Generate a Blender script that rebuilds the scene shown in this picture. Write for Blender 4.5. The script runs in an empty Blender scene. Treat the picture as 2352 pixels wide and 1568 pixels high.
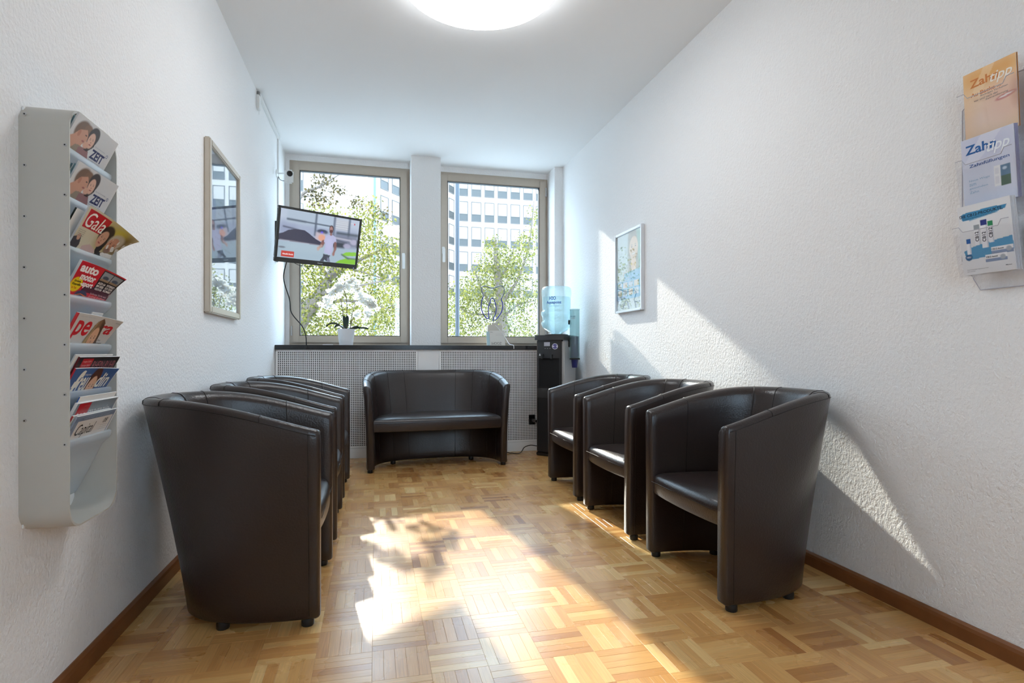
import bpy, bmesh, math, random
import numpy as np
from mathutils import Vector, Matrix
random.seed(7)
rng = np.random.default_rng(11)
SC = bpy.context.scene
COL = SC.collection
PI = math.pi

# ------------------------------------------------------------------ camera, sky, sun, exposure
CAM_F, CAM_YAW, CAM_V0, CAM_H = 1280.0, 0.24, 809.5, 0.92      # pixels of a 2352 x 1568 frame
cd = bpy.data.cameras.new('camera')
cam = bpy.data.objects.new('camera', cd)
COL.objects.link(cam)
cam.location = (0, 0, CAM_H)
cam.rotation_euler = (PI/2, 0, -CAM_YAW)
cd.sensor_width = 36.0
cd.lens = CAM_F/2352*36
cd.shift_y = (CAM_V0-784)/2352
cd.clip_start = 0.02
cd.clip_end = 400
SC.camera = cam

world = bpy.data.worlds.new('sky')
SC.world = world
world.use_nodes = True
bg = world.node_tree.nodes['Background']
bg.inputs['Color'].default_value = (0.60, 0.79, 1.0, 1)
bg.inputs['Strength'].default_value = 4.2

SUN_DIR = Vector((0.155, -1.0, -0.547)).normalized()
sd = bpy.data.lights.new('sun', 'SUN')
sun = bpy.data.objects.new('sun', sd)
COL.objects.link(sun)
sun.rotation_euler = SUN_DIR.to_track_quat('-Z', 'Y').to_euler()
sd.energy = 3.7
sd.angle = math.radians(0.9)
sd.color = (1.0, 0.93, 0.82)

SC.view_settings.view_transform = 'Standard'
SC.view_settings.look = 'None'
SC.view_settings.gamma = 1.0
SC.view_settings.exposure = 1.38
SC.view_settings.use_curve_mapping = False
LAMP_POWER = 4.6
SC.cycles.diffuse_bounces = 9
SC.cycles.max_bounces = 14
SC.cycles.transparent_max_bounces = 16

# ------------------------------------------------------------------ room dimensions (metres)
XL, XR, H = -0.823, 1.837, 2.787
YN, YR, YP, YW, YO = -0.75, 5.03, 5.35, 5.59, 5.78   # wall behind, radiator front, pier front, window plane, outer face

_c, _s = math.cos(CAM_YAW), math.sin(CAM_YAW)
def at(u, v, X=None, Y=None, Z=None):
    """world point that stands on a known plane, from a position measured in the photograph"""
    a, b = (u-1176)/CAM_F, -(v-CAM_V0)/CAM_F
    r = Vector((_s+a*_c, _c-a*_s, b))
    t = X/r.x if X is not None else Y/r.y if Y is not None else (Z-CAM_H)/r.z
    return Vector((0, 0, CAM_H))+r*t

# ------------------------------------------------------------------ materials
MATS = {}
def srgb(r, g, b):
    f = lambda c: c/12.92 if c <= 0.04045 else ((c+0.055)/1.055)**2.4
    return (f(r/255), f(g/255), f(b/255))
def mat(name, col=(.8, .8, .8), rough=.5, metal=0., spec=.5, emit=None, estr=0., bump=None, var=None, trans=0., coat=0., ior=1.45, alpha=1.):
    if name in MATS: return MATS[name]
    m = bpy.data.materials.new(name); m.use_nodes = True
    nt = m.node_tree; b = nt.nodes['Principled BSDF']
    b.inputs['Base Color'].default_value = (*col, 1)
    b.inputs['Roughness'].default_value = rough
    b.inputs['Metallic'].default_value = metal
    b.inputs['Specular IOR Level'].default_value = spec
    b.inputs['IOR'].default_value = ior
    b.inputs['Transmission Weight'].default_value = trans
    b.inputs['Coat Weight'].default_value = coat
    b.inputs['Coat Roughness'].default_value = .3
    b.inputs['Alpha'].default_value = alpha
    if emit:
        b.inputs['Emission Color'].default_value = (*emit, 1)
        b.inputs['Emission Strength'].default_value = estr
    tc = nt.nodes.new('ShaderNodeTexCoord')
    if var:                                   # subtle colour grain: (scale, amount)
        n = nt.nodes.new('ShaderNodeTexNoise'); n.inputs['Scale'].default_value = var[0]; n.inputs['Detail'].default_value = 4
        nt.links.new(tc.outputs['Object'], n.inputs['Vector'])
        mr = nt.nodes.new('ShaderNodeMapRange'); mr.inputs['To Min'].default_value = 1-var[1]; mr.inputs['To Max'].default_value = 1+var[1]
        nt.links.new(n.outputs['Fac'], mr.inputs['Value'])
        mx = nt.nodes.new('ShaderNodeVectorMath'); mx.operation = 'SCALE'
        mx.inputs[0].default_value = col
        nt.links.new(mr.outputs['Result'], mx.inputs['Scale'])
        nt.links.new(mx.outputs['Vector'], b.inputs['Base Color'])
    if bump:                                  # (scale, strength, distance, stretch vector)
        n = nt.nodes.new('ShaderNodeTexNoise'); n.inputs['Scale'].default_value = bump[0]; n.inputs['Detail'].default_value = 3
        n.inputs['Roughness'].default_value = .55
        mp = nt.nodes.new('ShaderNodeMapping')
        if len(bump) > 3: mp.inputs['Scale'].default_value = bump[3]
        nt.links.new(tc.outputs['Object'], mp.inputs['Vector']); nt.links.new(mp.outputs['Vector'], n.inputs['Vector'])
        bp = nt.nodes.new('ShaderNodeBump'); bp.inputs['Strength'].default_value = bump[1]; bp.inputs['Distance'].default_value = bump[2]
        nt.links.new(n.outputs['Fac'], bp.inputs['Height']); nt.links.new(bp.outputs['Normal'], b.inputs['Normal'])
    MATS[name] = m
    return m

def pane_mat(name, tint=(1, 1, 1), base_refl=0.0, ior=1.5, rough=0.0, veil=None):
    """thin clear sheet: straight-through light plus a fresnel reflection"""
    if name in MATS: return MATS[name]
    m = bpy.data.materials.new(name); m.use_nodes = True
    nt = m.node_tree; nt.nodes.clear()
    o = nt.nodes.new('ShaderNodeOutputMaterial'); tr = nt.nodes.new('ShaderNodeBsdfTransparent'); gl = nt.nodes.new('ShaderNodeBsdfGlossy')
    lw = nt.nodes.new('ShaderNodeLayerWeight'); pw = nt.nodes.new('ShaderNodeMath'); pw.operation = 'POWER'; pw.inputs[1].default_value = 5
    fr = nt.nodes.new('ShaderNodeMapRange'); mx = nt.nodes.new('ShaderNodeMixShader')
    tr.inputs['Color'].default_value = (*tint, 1); gl.inputs['Roughness'].default_value = rough; gl.inputs['Color'].default_value = (1, 1, 1, 1)
    fr.inputs['To Min'].default_value = ((ior-1)/(ior+1))**2; fr.inputs['To Max'].default_value = 1.0
    nt.links.new(lw.outputs['Facing'], pw.inputs[0]); nt.links.new(pw.outputs[0], fr.inputs['Value'])
    nt.links.new(fr.outputs['Result'], mx.inputs['Fac'])
    src = tr
    if veil:                                   # frosted share: (colour, weight)
        df = nt.nodes.new('ShaderNodeBsdfDiffuse'); df.inputs['Color'].default_value = (*veil[0], 1)
        tl = nt.nodes.new('ShaderNodeBsdfTranslucent'); tl.inputs['Color'].default_value = (*veil[0], 1)
        m1 = nt.nodes.new('ShaderNodeMixShader'); m1.inputs['Fac'].default_value = .5
        nt.links.new(df.outputs[0], m1.inputs[1]); nt.links.new(tl.outputs[0], m1.inputs[2])
        m2 = nt.nodes.new('ShaderNodeMixShader'); m2.inputs['Fac'].default_value = veil[1]
        nt.links.new(tr.outputs[0], m2.inputs[1]); nt.links.new(m1.outputs[0], m2.inputs[2]); src = m2
    nt.links.new(src.outputs[0], mx.inputs[1]); nt.links.new(gl.outputs[0], mx.inputs[2]); nt.links.new(mx.outputs[0], o.inputs['Surface'])
    MATS[name] = m
    return m

def vcol_mat(name, rough=.35, emit=0.):
    if name in MATS: return MATS[name]
    m = bpy.data.materials.new(name); m.use_nodes = True
    nt = m.node_tree; b = nt.nodes['Principled BSDF']
    a = nt.nodes.new('ShaderNodeAttribute'); a.attribute_name = 'print'
    if emit:
        nt.links.new(a.outputs['Color'], b.inputs['Emission Color']); b.inputs['Emission Strength'].default_value = emit
        b.inputs['Base Color'].default_value = (.01, .01, .012, 1)
    else:
        nt.links.new(a.outputs['Color'], b.inputs['Base Color'])
    b.inputs['Roughness'].default_value = rough
    MATS[name] = m
    return m

def leaf_mat(name, col, tcol):
    m = bpy.data.materials.new(name); m.use_nodes = True
    nt = m.node_tree; nt.nodes.clear()
    o = nt.nodes.new('ShaderNodeOutputMaterial'); d = nt.nodes.new('ShaderNodeBsdfDiffuse'); t = nt.nodes.new('ShaderNodeBsdfTranslucent'); mx = nt.nodes.new('ShaderNodeMixShader')
    a = nt.nodes.new('ShaderNodeAttribute'); a.attribute_name = 'tone'
    for sh, cc in ((d, col), (t, tcol)):
        mr = nt.nodes.new('ShaderNodeMix'); mr.data_type = 'RGBA'
        mr.inputs[6].default_value = (*[c*.4 for c in cc], 1); mr.inputs[7].default_value = (min(1, cc[0]*1.75), min(1, cc[1]*1.35), cc[2]*1.1, 1)
        nt.links.new(a.outputs['Fac'], mr.inputs[0]); nt.links.new(mr.outputs[2], sh.inputs['Color'])
    mx.inputs['Fac'].default_value = .55
    nt.links.new(d.outputs[0], mx.inputs[1]); nt.links.new(t.outputs[0], mx.inputs[2]); nt.links.new(mx.outputs[0], o.inputs['Surface'])
    return m

WALLC = (.875, .87, .87)
M_WALL = mat('woodchip_wallpaper', WALLC, .85, spec=.25, bump=(95, .8, .0055, (1, 1, .8)))
M_CEIL = mat('ceiling_paint', (.86, .86, .86), .9, spec=.2, bump=(120, .12, .002))
M_WHITE = mat('white_paint', (.86, .86, .86), .5)
M_WHITEGLOSS = mat('white_plastic', (.78, .78, .77), .3)
M_TAUPE = mat('taupe_window_frame', srgb(186, 173, 158), .42, var=(30, .04))
M_TAUPE_D = mat('taupe_shadow_rebate', srgb(120, 108, 96), .5)
M_GASKET = mat('dark_gasket', (.03, .035, .04), .5)
M_GLASS = pane_mat('window_glass', (.96, .985, .98))
M_PICGLASS = pane_mat('picture_glass', (.97, .99, .98), ior=1.75)
M_SILL = mat('black_stone_sill', (.022, .023, .026), .22, var=(60, .3))
M_LEATHER = mat('brown_black_leather', (.021, .0130, .0122), .3, spec=.6, bump=(150, .6, .002), var=(6, .22), coat=.22)
M_STITCH = mat('leather_seam', (.012, .009, .009), .5)
M_BLACK = mat('black_plastic', (.012, .012, .013), .35)
M_CABLE = mat('black_cable', (.01, .01, .01), .45)
M_BASE = mat('brown_wood_skirting', srgb(126, 78, 42), .4, var=(14, .25), bump=(60, .2, .001, (1, .1, 1)))
M_DARKVOID = mat('dark_recess', (.006, .006, .007), .8)
M_STEEL = mat('brushed_steel', (.55, .55, .55), .35, metal=1.)
M_RACK = mat('rack_silver_lacquer', srgb(190, 186, 178), .36)
M_SCREW = mat('screw_zinc', (.5, .5, .5), .3, metal=1.)
M_PAPER = mat('page_paper', (.72, .71, .69), .7)
M_FROST = pane_mat('frosted_acrylic', (.93, .97, 1), ior=1.45, rough=.15, veil=((.82, .88, .93), .62))
M_CLEAR = pane_mat('clear_acrylic', (.985, .985, .99), ior=1.35)
M_CLEAREDGE = mat('acrylic_edge', (.50, .49, .56), .2)

# ------------------------------------------------------------------ mesh helpers
def finish(name, me, material, parent=None, smooth=None):
    if material is not None: me.materials.append(material)
    if smooth is not None:
        for p in me.polygons: p.use_smooth = True
        if smooth < 3.1: me.set_sharp_from_angle(angle=smooth)
    o = bpy.data.objects.new(name, me); COL.objects.link(o)
    if parent is not None: o.parent = parent
    return o
def mesh(name, verts, faces, material, parent=None, smooth=None):
    me = bpy.data.meshes.new(name); me.from_pydata([tuple(v) for v in verts], [], faces); me.update()
    return finish(name, me, material, parent, smooth)
class MB:
    """collects boxes, tubes, lathes and prisms for ONE mesh"""
    def __init__(s): s.v = []; s.f = []
    def add(s, v, f):
        k = len(s.v); s.v += [Vector(p) for p in v]; s.f += [[i+k for i in q] for q in f]; return s
    def box(s, a, b, M=None, ch=0.):
        (x0, y0, z0), (x1, y1, z1) = a, b
        if ch <= 0:
            v = [(x0,y0,z0),(x1,y0,z0),(x1,y1,z0),(x0,y1,z0),(x0,y0,z1),(x1,y0,z1),(x1,y1,z1),(x0,y1,z1)]
            f = [[0,3,2,1],[4,5,6,7],[0,1,5,4],[1,2,6,5],[2,3,7,6],[3,0,4,7]]
        else:
            bm = bmesh.new(); bmesh.ops.create_cube(bm, size=1)
            for w in bm.verts: w.co = Vector(((x0+x1)/2+w.co.x*(x1-x0), (y0+y1)/2+w.co.y*(y1-y0), (z0+z1)/2+w.co.z*(z1-z0)))
            bmesh.ops.bevel(bm, geom=bm.edges[:], offset=ch, segments=2, affect='EDGES')
            bm.verts.index_update(); v = [w.co.copy() for w in bm.verts]; f = [[w.index for w in q.verts] for q in bm.faces]; bm.free()
        if M is not None: v = [M @ Vector(p) for p in v]
        return s.add(v, f)
    def tube(s, pts, r, n=8, cap=True, closed=False):
        pts = [Vector(p) for p in pts]; m = len(pts); rr = r if hasattr(r, '__len__') else [r]*m
        rings = []; up = None
        for i in range(m):
            t = (pts[(i+1) % m]-pts[i-1]) if closed else (pts[min(i+1, m-1)]-pts[max(i-1, 0)])
            t = t.normalized() if t.length > 1e-9 else Vector((0, 0, 1))
            if up is None: up = Vector((0, 0, 1)) if abs(t.z) < .9 else Vector((1, 0, 0))
            a = t.cross(up).normalized(); b = a.cross(t).normalized(); up = b
            rings.append([pts[i]+(a*math.cos(2*PI*k/n)+b*math.sin(2*PI*k/n))*rr[i] for k in range(n)])
        v = [p for q in rings for p in q]; f = []
        for i in range(m if closed else m-1):
            j = (i+1) % m
            for k in range(n): f.append([i*n+k, i*n+(k+1) % n, j*n+(k+1) % n, j*n+k])
        if cap and not closed: f.append(list(range(n))[::-1]); f.append([(m-1)*n+k for k in range(n)])
        return s.add(v, f)
    def lathe(s, prof, n=24, M=None, cap=True):
        v = []; f = []
        for r, z in prof: v += [(r*math.cos(2*PI*k/n), r*math.sin(2*PI*k/n), z) for k in range(n)]
        for i in range(len(prof)-1):
            for k in range(n): f.append([i*n+k, i*n+(k+1) % n, (i+1)*n+(k+1) % n, (i+1)*n+k])
        if cap: f.append(list(range(n))[::-1]); f.append([(len(prof)-1)*n+k for k in range(n)])
        if M is not None: v = [M @ Vector(p) for p in v]
        return s.add(v, f)
    def prism(s, poly, fn, t0, t1):
        """poly of 2D points, fn(a,b,t) -> 3D, extruded t0..t1"""
        n = len(poly); v = [fn(a, b, t0) for a, b in poly]+[fn(a, b, t1) for a, b in poly]
        f = [list(range(n))[::-1], list(range(n, 2*n))]+[[i, (i+1) % n, n+(i+1) % n, n+i] for i in range(n)]
        return s.add(v, f)
    def build(s, name, material, parent=None, smooth=None): return mesh(name, s.v, s.f, material, parent, smooth)
def tag(o, label=None, cat=None, group=None, kind=None):
    if label: o['label'] = label
    if cat: o['category'] = cat
    if group: o['group'] = group
    if kind: o['kind'] = kind
    return o
def empty(name, loc=(0, 0, 0), rz=0., label=None, cat=None, group=None):
    o = bpy.data.objects.new(name, None); COL.objects.link(o); o.location = loc; o.rotation_euler = (0, 0, rz); o.empty_display_size = .1
    return tag(o, label, cat, group)
def copy_tree(o, parent=None):
    c = o.copy(); COL.objects.link(c)
    c.parent = parent
    for ch in list(o.children): copy_tree(ch, c)
    return c
def bez(pts, n=12):
    """smooth Catmull-Rom through points"""
    P = [Vector(p) for p in pts]; P = [P[0]*2-P[1]]+P+[P[-1]*2-P[-2]]; out = []
    for i in range(1, len(P)-2):
        for k in range(n):
            t = k/n; a, b, c, d = P[i-1], P[i], P[i+1], P[i+2]
            out.append(.5*((2*b)+(c-a)*t+(2*a-5*b+4*c-d)*t*t+(3*b-a-3*c+d)*t**3))
    out.append(P[-2]); return out
def text_mesh(body, shear=0., bold=0., res=3):
    cu = bpy.data.curves.new('lettering', 'FONT'); cu.body = body; cu.size = 1; cu.shear = shear; cu.offset = bold; cu.resolution_u = res
    o = bpy.data.objects.new('lettering', cu); me = bpy.data.meshes.new_from_object(o)
    v = np.array([tuple(p.co) for p in me.vertices]) if len(me.vertices) else np.zeros((0, 3)); f = [list(p.vertices) for p in me.polygons]
    bpy.data.objects.remove(o); bpy.data.curves.remove(cu); bpy.data.meshes.remove(me)
    return v, f
def lettering(name, body, box, fn, material, parent, shear=0., bold=0., rot=0., off=.0006):
    """text stretched into box=(x0,y0,x1,y1) (y down) of a sheet; fn(x,y,off) -> 3D"""
    v, f = text_mesh(body, shear, bold)
    if not len(v): return None
    mn, mx = v.min(0), v.max(0); x0, y0, x1, y1 = box
    px = x0+(v[:, 0]-mn[0])/(mx[0]-mn[0])*(x1-x0); py = y1-(v[:, 1]-mn[1])/max(1e-6, mx[1]-mn[1])*(y1-y0)
    if rot:
        cx, cy = (x0+x1)/2, (y0+y1)/2; c, s = math.cos(rot), math.sin(rot)
        px, py = cx+(px-cx)*c-(py-cy)*s, cy+(px-cx)*s+(py-cy)*c
    return mesh(name, [fn(a, b, off) for a, b in zip(px, py)], f, material, parent)
class Paint:
    """small colour sheet (y down), later carried by the vertices of a fine grid"""
    def __init__(s, w, h, step, col):
        s.w, s.h = w, h; s.nx, s.ny = max(2, int(w/step)), max(2, int(h/step))
        s.X, s.Y = np.meshgrid(np.linspace(0, w, s.nx+1), np.linspace(0, h, s.ny+1)); s.C = np.zeros((s.ny+1, s.nx+1, 3)); s.C[:] = srgb(*col)
    def put(s, mask, col, a=1.): 
        k = (mask*a)[..., None]; s.C = s.C*(1-k)+np.array(srgb(*col))*k; return s
    def poly(s, pts, col, a=1.):
        m = np.zeros(s.X.shape, bool); n = len(pts)
        for i in range(n):
            (x0, y0), (x1, y1) = pts[i], pts[(i+1) % n]
            c = (y0 > s.Y) != (y1 > s.Y)
            with np.errstate(divide='ignore', invalid='ignore'): xi = (x1-x0)*(s.Y-y0)/(y1-y0)+x0
            m ^= c & (s.X < xi)
        return s.put(m.astype(float), col, a)
    def rect(s, x0, y0, x1, y1, col, a=1., soft=0.):
        if soft: 
            g = lambda d: np.clip(d/soft+.5, 0, 1)
            return s.put(g(s.X-x0)*g(x1-s.X)*g(s.Y-y0)*g(y1-s.Y), col, a)
        return s.put(((s.X >= x0) & (s.X <= x1) & (s.Y >= y0) & (s.Y <= y1)).astype(float), col, a)
    def ell(s, cx, cy, rx, ry, col, a=1., rot=0., soft=.12):
        dx, dy = s.X-cx, s.Y-cy; c, q = math.cos(rot), math.sin(rot); d = np.sqrt(((dx*c+dy*q)/rx)**2+((dy*c-dx*q)/ry)**2)
        return s.put(np.clip((1-d)/soft+.5, 0, 1), col, a)
    def line(s, x0, y0, x1, y1, w, col, a=1., soft=None):
        dx, dy = x1-x0, y1-y0; L2 = dx*dx+dy*dy; t = np.clip(((s.X-x0)*dx+(s.Y-y0)*dy)/L2, 0, 1)
        d = np.hypot(s.X-x0-t*dx, s.Y-y0-t*dy); sf = soft or w*.4
        return s.put(np.clip((w/2-d)/sf+.5, 0, 1), col, a)
    def face(s, cx, cy, rx, ry, rot=0., skin=(205, 158, 132), lips=(170, 85, 80)):
        """a simple generic face: skin oval, brows, eyes, nose shade, mouth"""
        c, q = math.cos(rot), math.sin(rot); T = lambda a, b: (cx+a*rx*c-b*ry*q, cy+a*rx*q+b*ry*c)
        s.ell(cx, cy, rx, ry, skin, rot=rot)
        for k in (-1, 1):
            x, y = T(k*.42, -.12); s.ell(x, y, rx*.15, ry*.05, (84, 62, 56), rot=rot, soft=.4)
            x, y = T(k*.42, -.28); s.ell(x, y, rx*.24, ry*.035, (120, 88, 72), rot=rot, a=.7, soft=.4)
        x, y = T(.05, .2); s.ell(x, y, rx*.16, ry*.1, (165, 112, 92), rot=rot, a=.7)
        x, y = T(0, .5); s.ell(x, y, rx*.36, ry*.09, lips, rot=rot)
        return s
    def build(s, name, fn, material, parent, off=.0003):
        nx, ny = s.nx, s.ny
        v = [fn(x, y, off) for x, y in zip(s.X.ravel(), s.Y.ravel())]
        f = [[j*(nx+1)+i, (j+1)*(nx+1)+i, (j+1)*(nx+1)+i+1, j*(nx+1)+i+1] for j in range(ny) for i in range(nx)]
        me = bpy.data.meshes.new(name); me.from_pydata(v, [], f); me.update()
        at_ = me.attributes.new('print', 'FLOAT_COLOR', 'POINT'); cc = np.ones((len(v), 4), np.float32); cc[:, :3] = s.C.reshape(-1, 3); at_.data.foreach_set('color', cc.ravel())
        return finish(name, me, material, parent, 3.14)
M_PRINT = vcol_mat('gloss_print', .3)
M_PRINTM = vcol_mat('matt_print', .6)
def ink(rgb, rough=.4): return mat('ink_%d_%d_%d' % rgb, srgb(*rgb), rough)

# ------------------------------------------------------------------ the room shell
def slab(name, a, b, m): return tag(MB().box(a, b).build(name, m), kind='structure')
slab('wall_left', (XL-.12, YN-.1, -.05), (XL, YO, H+.1), M_WALL)
slab('wall_right', (XR, YN-.1, -.05), (XR+.12, YO, H+.1), M_WALL)
FX0, FX1, FZ0, FZ1 = .30, 1.25, .95, 2.15       # unseen window opening added behind the viewer for fill light
wf = MB()
wf.box((XL, YN-.1, -.05), (FX0, YN, H+.1)); wf.box((FX1, YN-.1, -.05), (XR, YN, H+.1)); wf.box((FX0, YN-.1, -.05), (FX1, YN, FZ0)); wf.box((FX0, YN-.1, FZ1), (FX1, YN, H+.1))
tag(wf.build('wall_front', M_WALL), kind='structure')
slab('ceiling', (XL, YN, H), (XR, YO, H+.12), M_CEIL)
WL0, WL1, WR0, WR1, WZ0, WZ1 = -.788, .327, .607, 1.75, .985, 2.732    # window openings
wb = MB()
wb.box((XL, YW+.02, -.05), (XR, YO, WZ0-.03))                # below the sill, behind the radiators
wb.box((XL, YW, WZ1), (XR, YO, H))                           # lintel
wb.box((XL, YW, WZ0-.03), (WL0, YO, WZ1))
wb.box((.327, YP, WZ0), (.607, YO, H))                       # pier between the windows
wb.box((1.75, YP, WZ0), (XR, YO, H))                         # pier in the right corner
tag(wb.build('wall_back', M_WALL), kind='structure')

# parquet: squares of five strips, alternating direction
PX, PY, OX, OY = .166, .1612, .156, 1.607
def parquet_material():
    m = bpy.data.materials.new('oak_mosaic_parquet'); m.use_nodes = True; nt = m.node_tree; N = nt.nodes; L = nt.links; b = N['Principled BSDF']
    def math_(op, a, c=None):
        n = N.new('ShaderNodeMath'); n.operation = op
        for i, x in enumerate((a, c)):
            if x is None: continue
            if isinstance(x, (int, float)): n.inputs[i].default_value = x
            else: L.new(x, n.inputs[i])
        return n.outputs[0]
    g = N.new('ShaderNodeNewGeometry'); sp = N.new('ShaderNodeSeparateXYZ'); L.new(g.outputs['Position'], sp.inputs[0])
    ux = math_('DIVIDE', math_('SUBTRACT', sp.outputs[0], OX), PX); uy = math_('DIVIDE', math_('SUBTRACT', sp.outputs[1], OY), PY)
    cx, cy = math_('FLOOR', ux), math_('FLOOR', uy)
    fx, fy = math_('FLOOR', math_('MULTIPLY', ux, 5)), math_('FLOOR', math_('MULTIPLY', uy, 5))
    par = math_('MODULO', math_('ADD', math_('ADD', cx, cy), 400), 2)          # 1: strips run along Y
    def sel(a, c):                                                            # par ? a : c
        n = N.new('ShaderNodeMix'); n.data_type = 'FLOAT'; L.new(par, n.inputs[0]); L.new(c, n.inputs[2]); L.new(a, n.inputs[3]); return n.outputs[0]
    cv = N.new('ShaderNodeCombineXYZ'); L.new(sel(fx, math_('ADD', cx, 900.5)), cv.inputs[0]); L.new(sel(math_('ADD', cy, .25), fy), cv.inputs[1])
    wn = N.new('ShaderNodeTexWhiteNoise'); wn.noise_dimensions = '2D'; L.new(cv.outputs[0], wn.inputs['Vector'])
    sq = N.new('ShaderNodeCombineXYZ'); L.new(cx, sq.inputs[0]); L.new(cy, sq.inputs[1])
    wq = N.new('ShaderNodeTexWhiteNoise'); wq.noise_dimensions = '2D'; L.new(sq.outputs[0], wq.inputs['Vector'])
    tone = math_('ADD', math_('MULTIPLY', wn.outputs['Value'], .6), math_('MULTIPLY', wq.outputs['Value'], .4))
    rp = N.new('ShaderNodeValToRGB'); e = rp.color_ramp.elements
    e[0].position = 0.05; e[0].color = (*srgb(158, 104, 54), 1); e[1].position = .97; e[1].color = (*srgb(226, 190, 130), 1)
    for p, c in ((.25, (187, 134, 76)), (.5, (200, 149, 88)), (.75, (211, 165, 103))):
        x = e.new(p); x.color = (*srgb(*c), 1)
    L.new(tone, rp.inputs[0])
    along, across = sel(sp.outputs[1], sp.outputs[0]), sel(sp.outputs[0], sp.outputs[1])
    gv = N.new('ShaderNodeCombineXYZ'); L.new(math_('MULTIPLY', along, 9), gv.inputs[0]); L.new(math_('MULTIPLY', across, 260), gv.inputs[1]); L.new(math_('MULTIPLY', wn.outputs['Value'], 40), gv.inputs[2])
    gn = N.new('ShaderNodeTexNoise'); gn.inputs['Scale'].default_value = 1; gn.inputs['Detail'].default_value = 5; L.new(gv.outputs[0], gn.inputs['Vector'])
    mr = N.new('ShaderNodeMapRange'); mr.inputs['From Min'].default_value = .3; mr.inputs['From Max'].default_value = .7; mr.inputs['To Min'].default_value = .84; mr.inputs['To Max'].default_value = 1.08; L.new(gn.outputs['Fac'], mr.inputs['Value'])
    vm = N.new('ShaderNodeVectorMath'); vm.operation = 'SCALE'; L.new(rp.outputs['Color'], vm.inputs[0]); L.new(mr.outputs['Result'], vm.inputs['Scale'])
    L.new(vm.outputs['Vector'], b.inputs['Base Color'])
    rn = N.new('ShaderNodeTexNoise'); rn.inputs['Scale'].default_value = 5; rn.inputs['Detail'].default_value = 3; L.new(g.outputs['Position'], rn.inputs['Vector'])
    rr = N.new('ShaderNodeMapRange'); rr.inputs['To Min'].default_value = .2; rr.inputs['To Max'].default_value = .36; L.new(rn.outputs['Fac'], rr.inputs['Value']); L.new(rr.outputs['Result'], b.inputs['Roughness'])
    b.inputs['Specular IOR Level'].default_value = .75; b.inputs['Coat Weight'].default_value = .06; b.inputs['Coat Roughness'].default_value = .2
    bp = N.new('ShaderNodeBump'); bp.inputs['Strength'].default_value = .12; bp.inputs['Distance'].default_value = .001; L.new(gn.outputs['Fac'], bp.inputs['Height']); L.new(bp.outputs['Normal'], b.inputs['Normal'])
    return m
M_PARQ = parquet_material()
M_JOINT = mat('parquet_joint', srgb(110, 72, 38), .7)
floor = tag(MB().box((XL-.05, YN-.05, -.05), (XR+.05, YW+.05, -.0006)).build('floor', M_JOINT), kind='structure')
def strip_geo(lx, ly, h):
    c = .0004; t = h
    v = [(-lx/2, -ly/2, -.004), (lx/2, -ly/2, -.004), (lx/2, ly/2, -.004), (-lx/2, ly/2, -.004),
         (-lx/2, -ly/2, t-.0003), (lx/2, -ly/2, t-.0003), (lx/2, ly/2, t-.0003), (-lx/2, ly/2, t-.0003),
         (-lx/2+c, -ly/2+c, t), (lx/2-c, -ly/2+c, t), (lx/2-c, ly/2-c, t), (-lx/2+c, ly/2-c, t)]
    f = [[8, 9, 10, 11]]+[[a, (a+1) % 4, (a+1) % 4+4, a+4] for a in range(4)]+[[a+4, (a+1) % 4+4, (a+1) % 4+8, a+8] for a in range(4)]
    return v, f
strips = []
for i in range(-7, 12):
    for j in range(-21, 26):
        for k in range(5):
            x0, y0 = OX+i*PX, OY+j*PY
            if (i+j) % 2: a = (x0+(k+.5)*PX/5, y0+PY/2, PX/5-.0003, PY-.0003, 1)
            else: a = (x0+PX/2, y0+(k+.5)*PY/5, PX-.0003, PY/5-.0003, 0)
            l, r = max(a[0]-a[2]/2, XL), min(a[0]+a[2]/2, XR); lo, hi = max(a[1]-a[3]/2, YN), min(a[1]+a[3]/2, YW)
            if r-l < .004 or hi-lo < .004: continue
            strips.append(((l+r)/2, (lo+hi)/2, r-l, hi-lo, a[4]))
def seen(x, y):
    d = x*_s+y*_c; xc = x*_c-y*_s
    if d < .3: return None
    u, v = 1176+CAM_F*xc/d, CAM_V0+CAM_F*CAM_H/d
    return d if -20 < u < 2372 and v < 1590 else None
def hid(x, y):        # under an armchair
    return (x < -.27 and 2.05 < y < 4.2) or (x > 1.3 and 1.75 < y < 3.85)
order = sorted([s_ for s_ in strips if seen(s_[0], s_[1]) and not hid(s_[0], s_[1])], key=lambda s_: seen(s_[0], s_[1]))
near = set(id(s_) for s_ in order[:300])
smesh = {}
rest = MB()
for s_ in strips:
    x, y, lx, ly, dr = s_
    h = random.choice((0, .00012, .00025))
    if id(s_) in near:
        key = (round(lx, 3), round(ly, 3), h)
        if key not in smesh:
            v, f = strip_geo(lx, ly, h); me = bpy.data.meshes.new('parquet_strip'); me.from_pydata(v, [], f); me.update(); me.materials.append(M_PARQ); smesh[key] = me
        o = bpy.data.objects.new('parquet_strip', smesh[key]); COL.objects.link(o); o.location = (x, y, 0); o.parent = floor
    else:
        v, f = strip_geo(lx, ly, h); rest.add([(a+x, b_+y, c) for a, b_, c in v], f)
tag(rest.build('parquet_strips', M_PARQ, floor), kind='stuff')

def skirting(name, x0, x1):
    s = 1 if x0 < 0 else -1
    prof = [(0, 0), (.017, 0), (.017, .04), (.013, .05), (.004, .056), (0, .056)]
    m = MB().prism(prof, lambda a, b, t: (x0+s*a, t, b), YN, YR)
    return tag(m.build(name, M_BASE), kind='structure')
skirting('baseboard_left', XL, 1)
skirting('baseboard_right', XR, -1)

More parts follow.
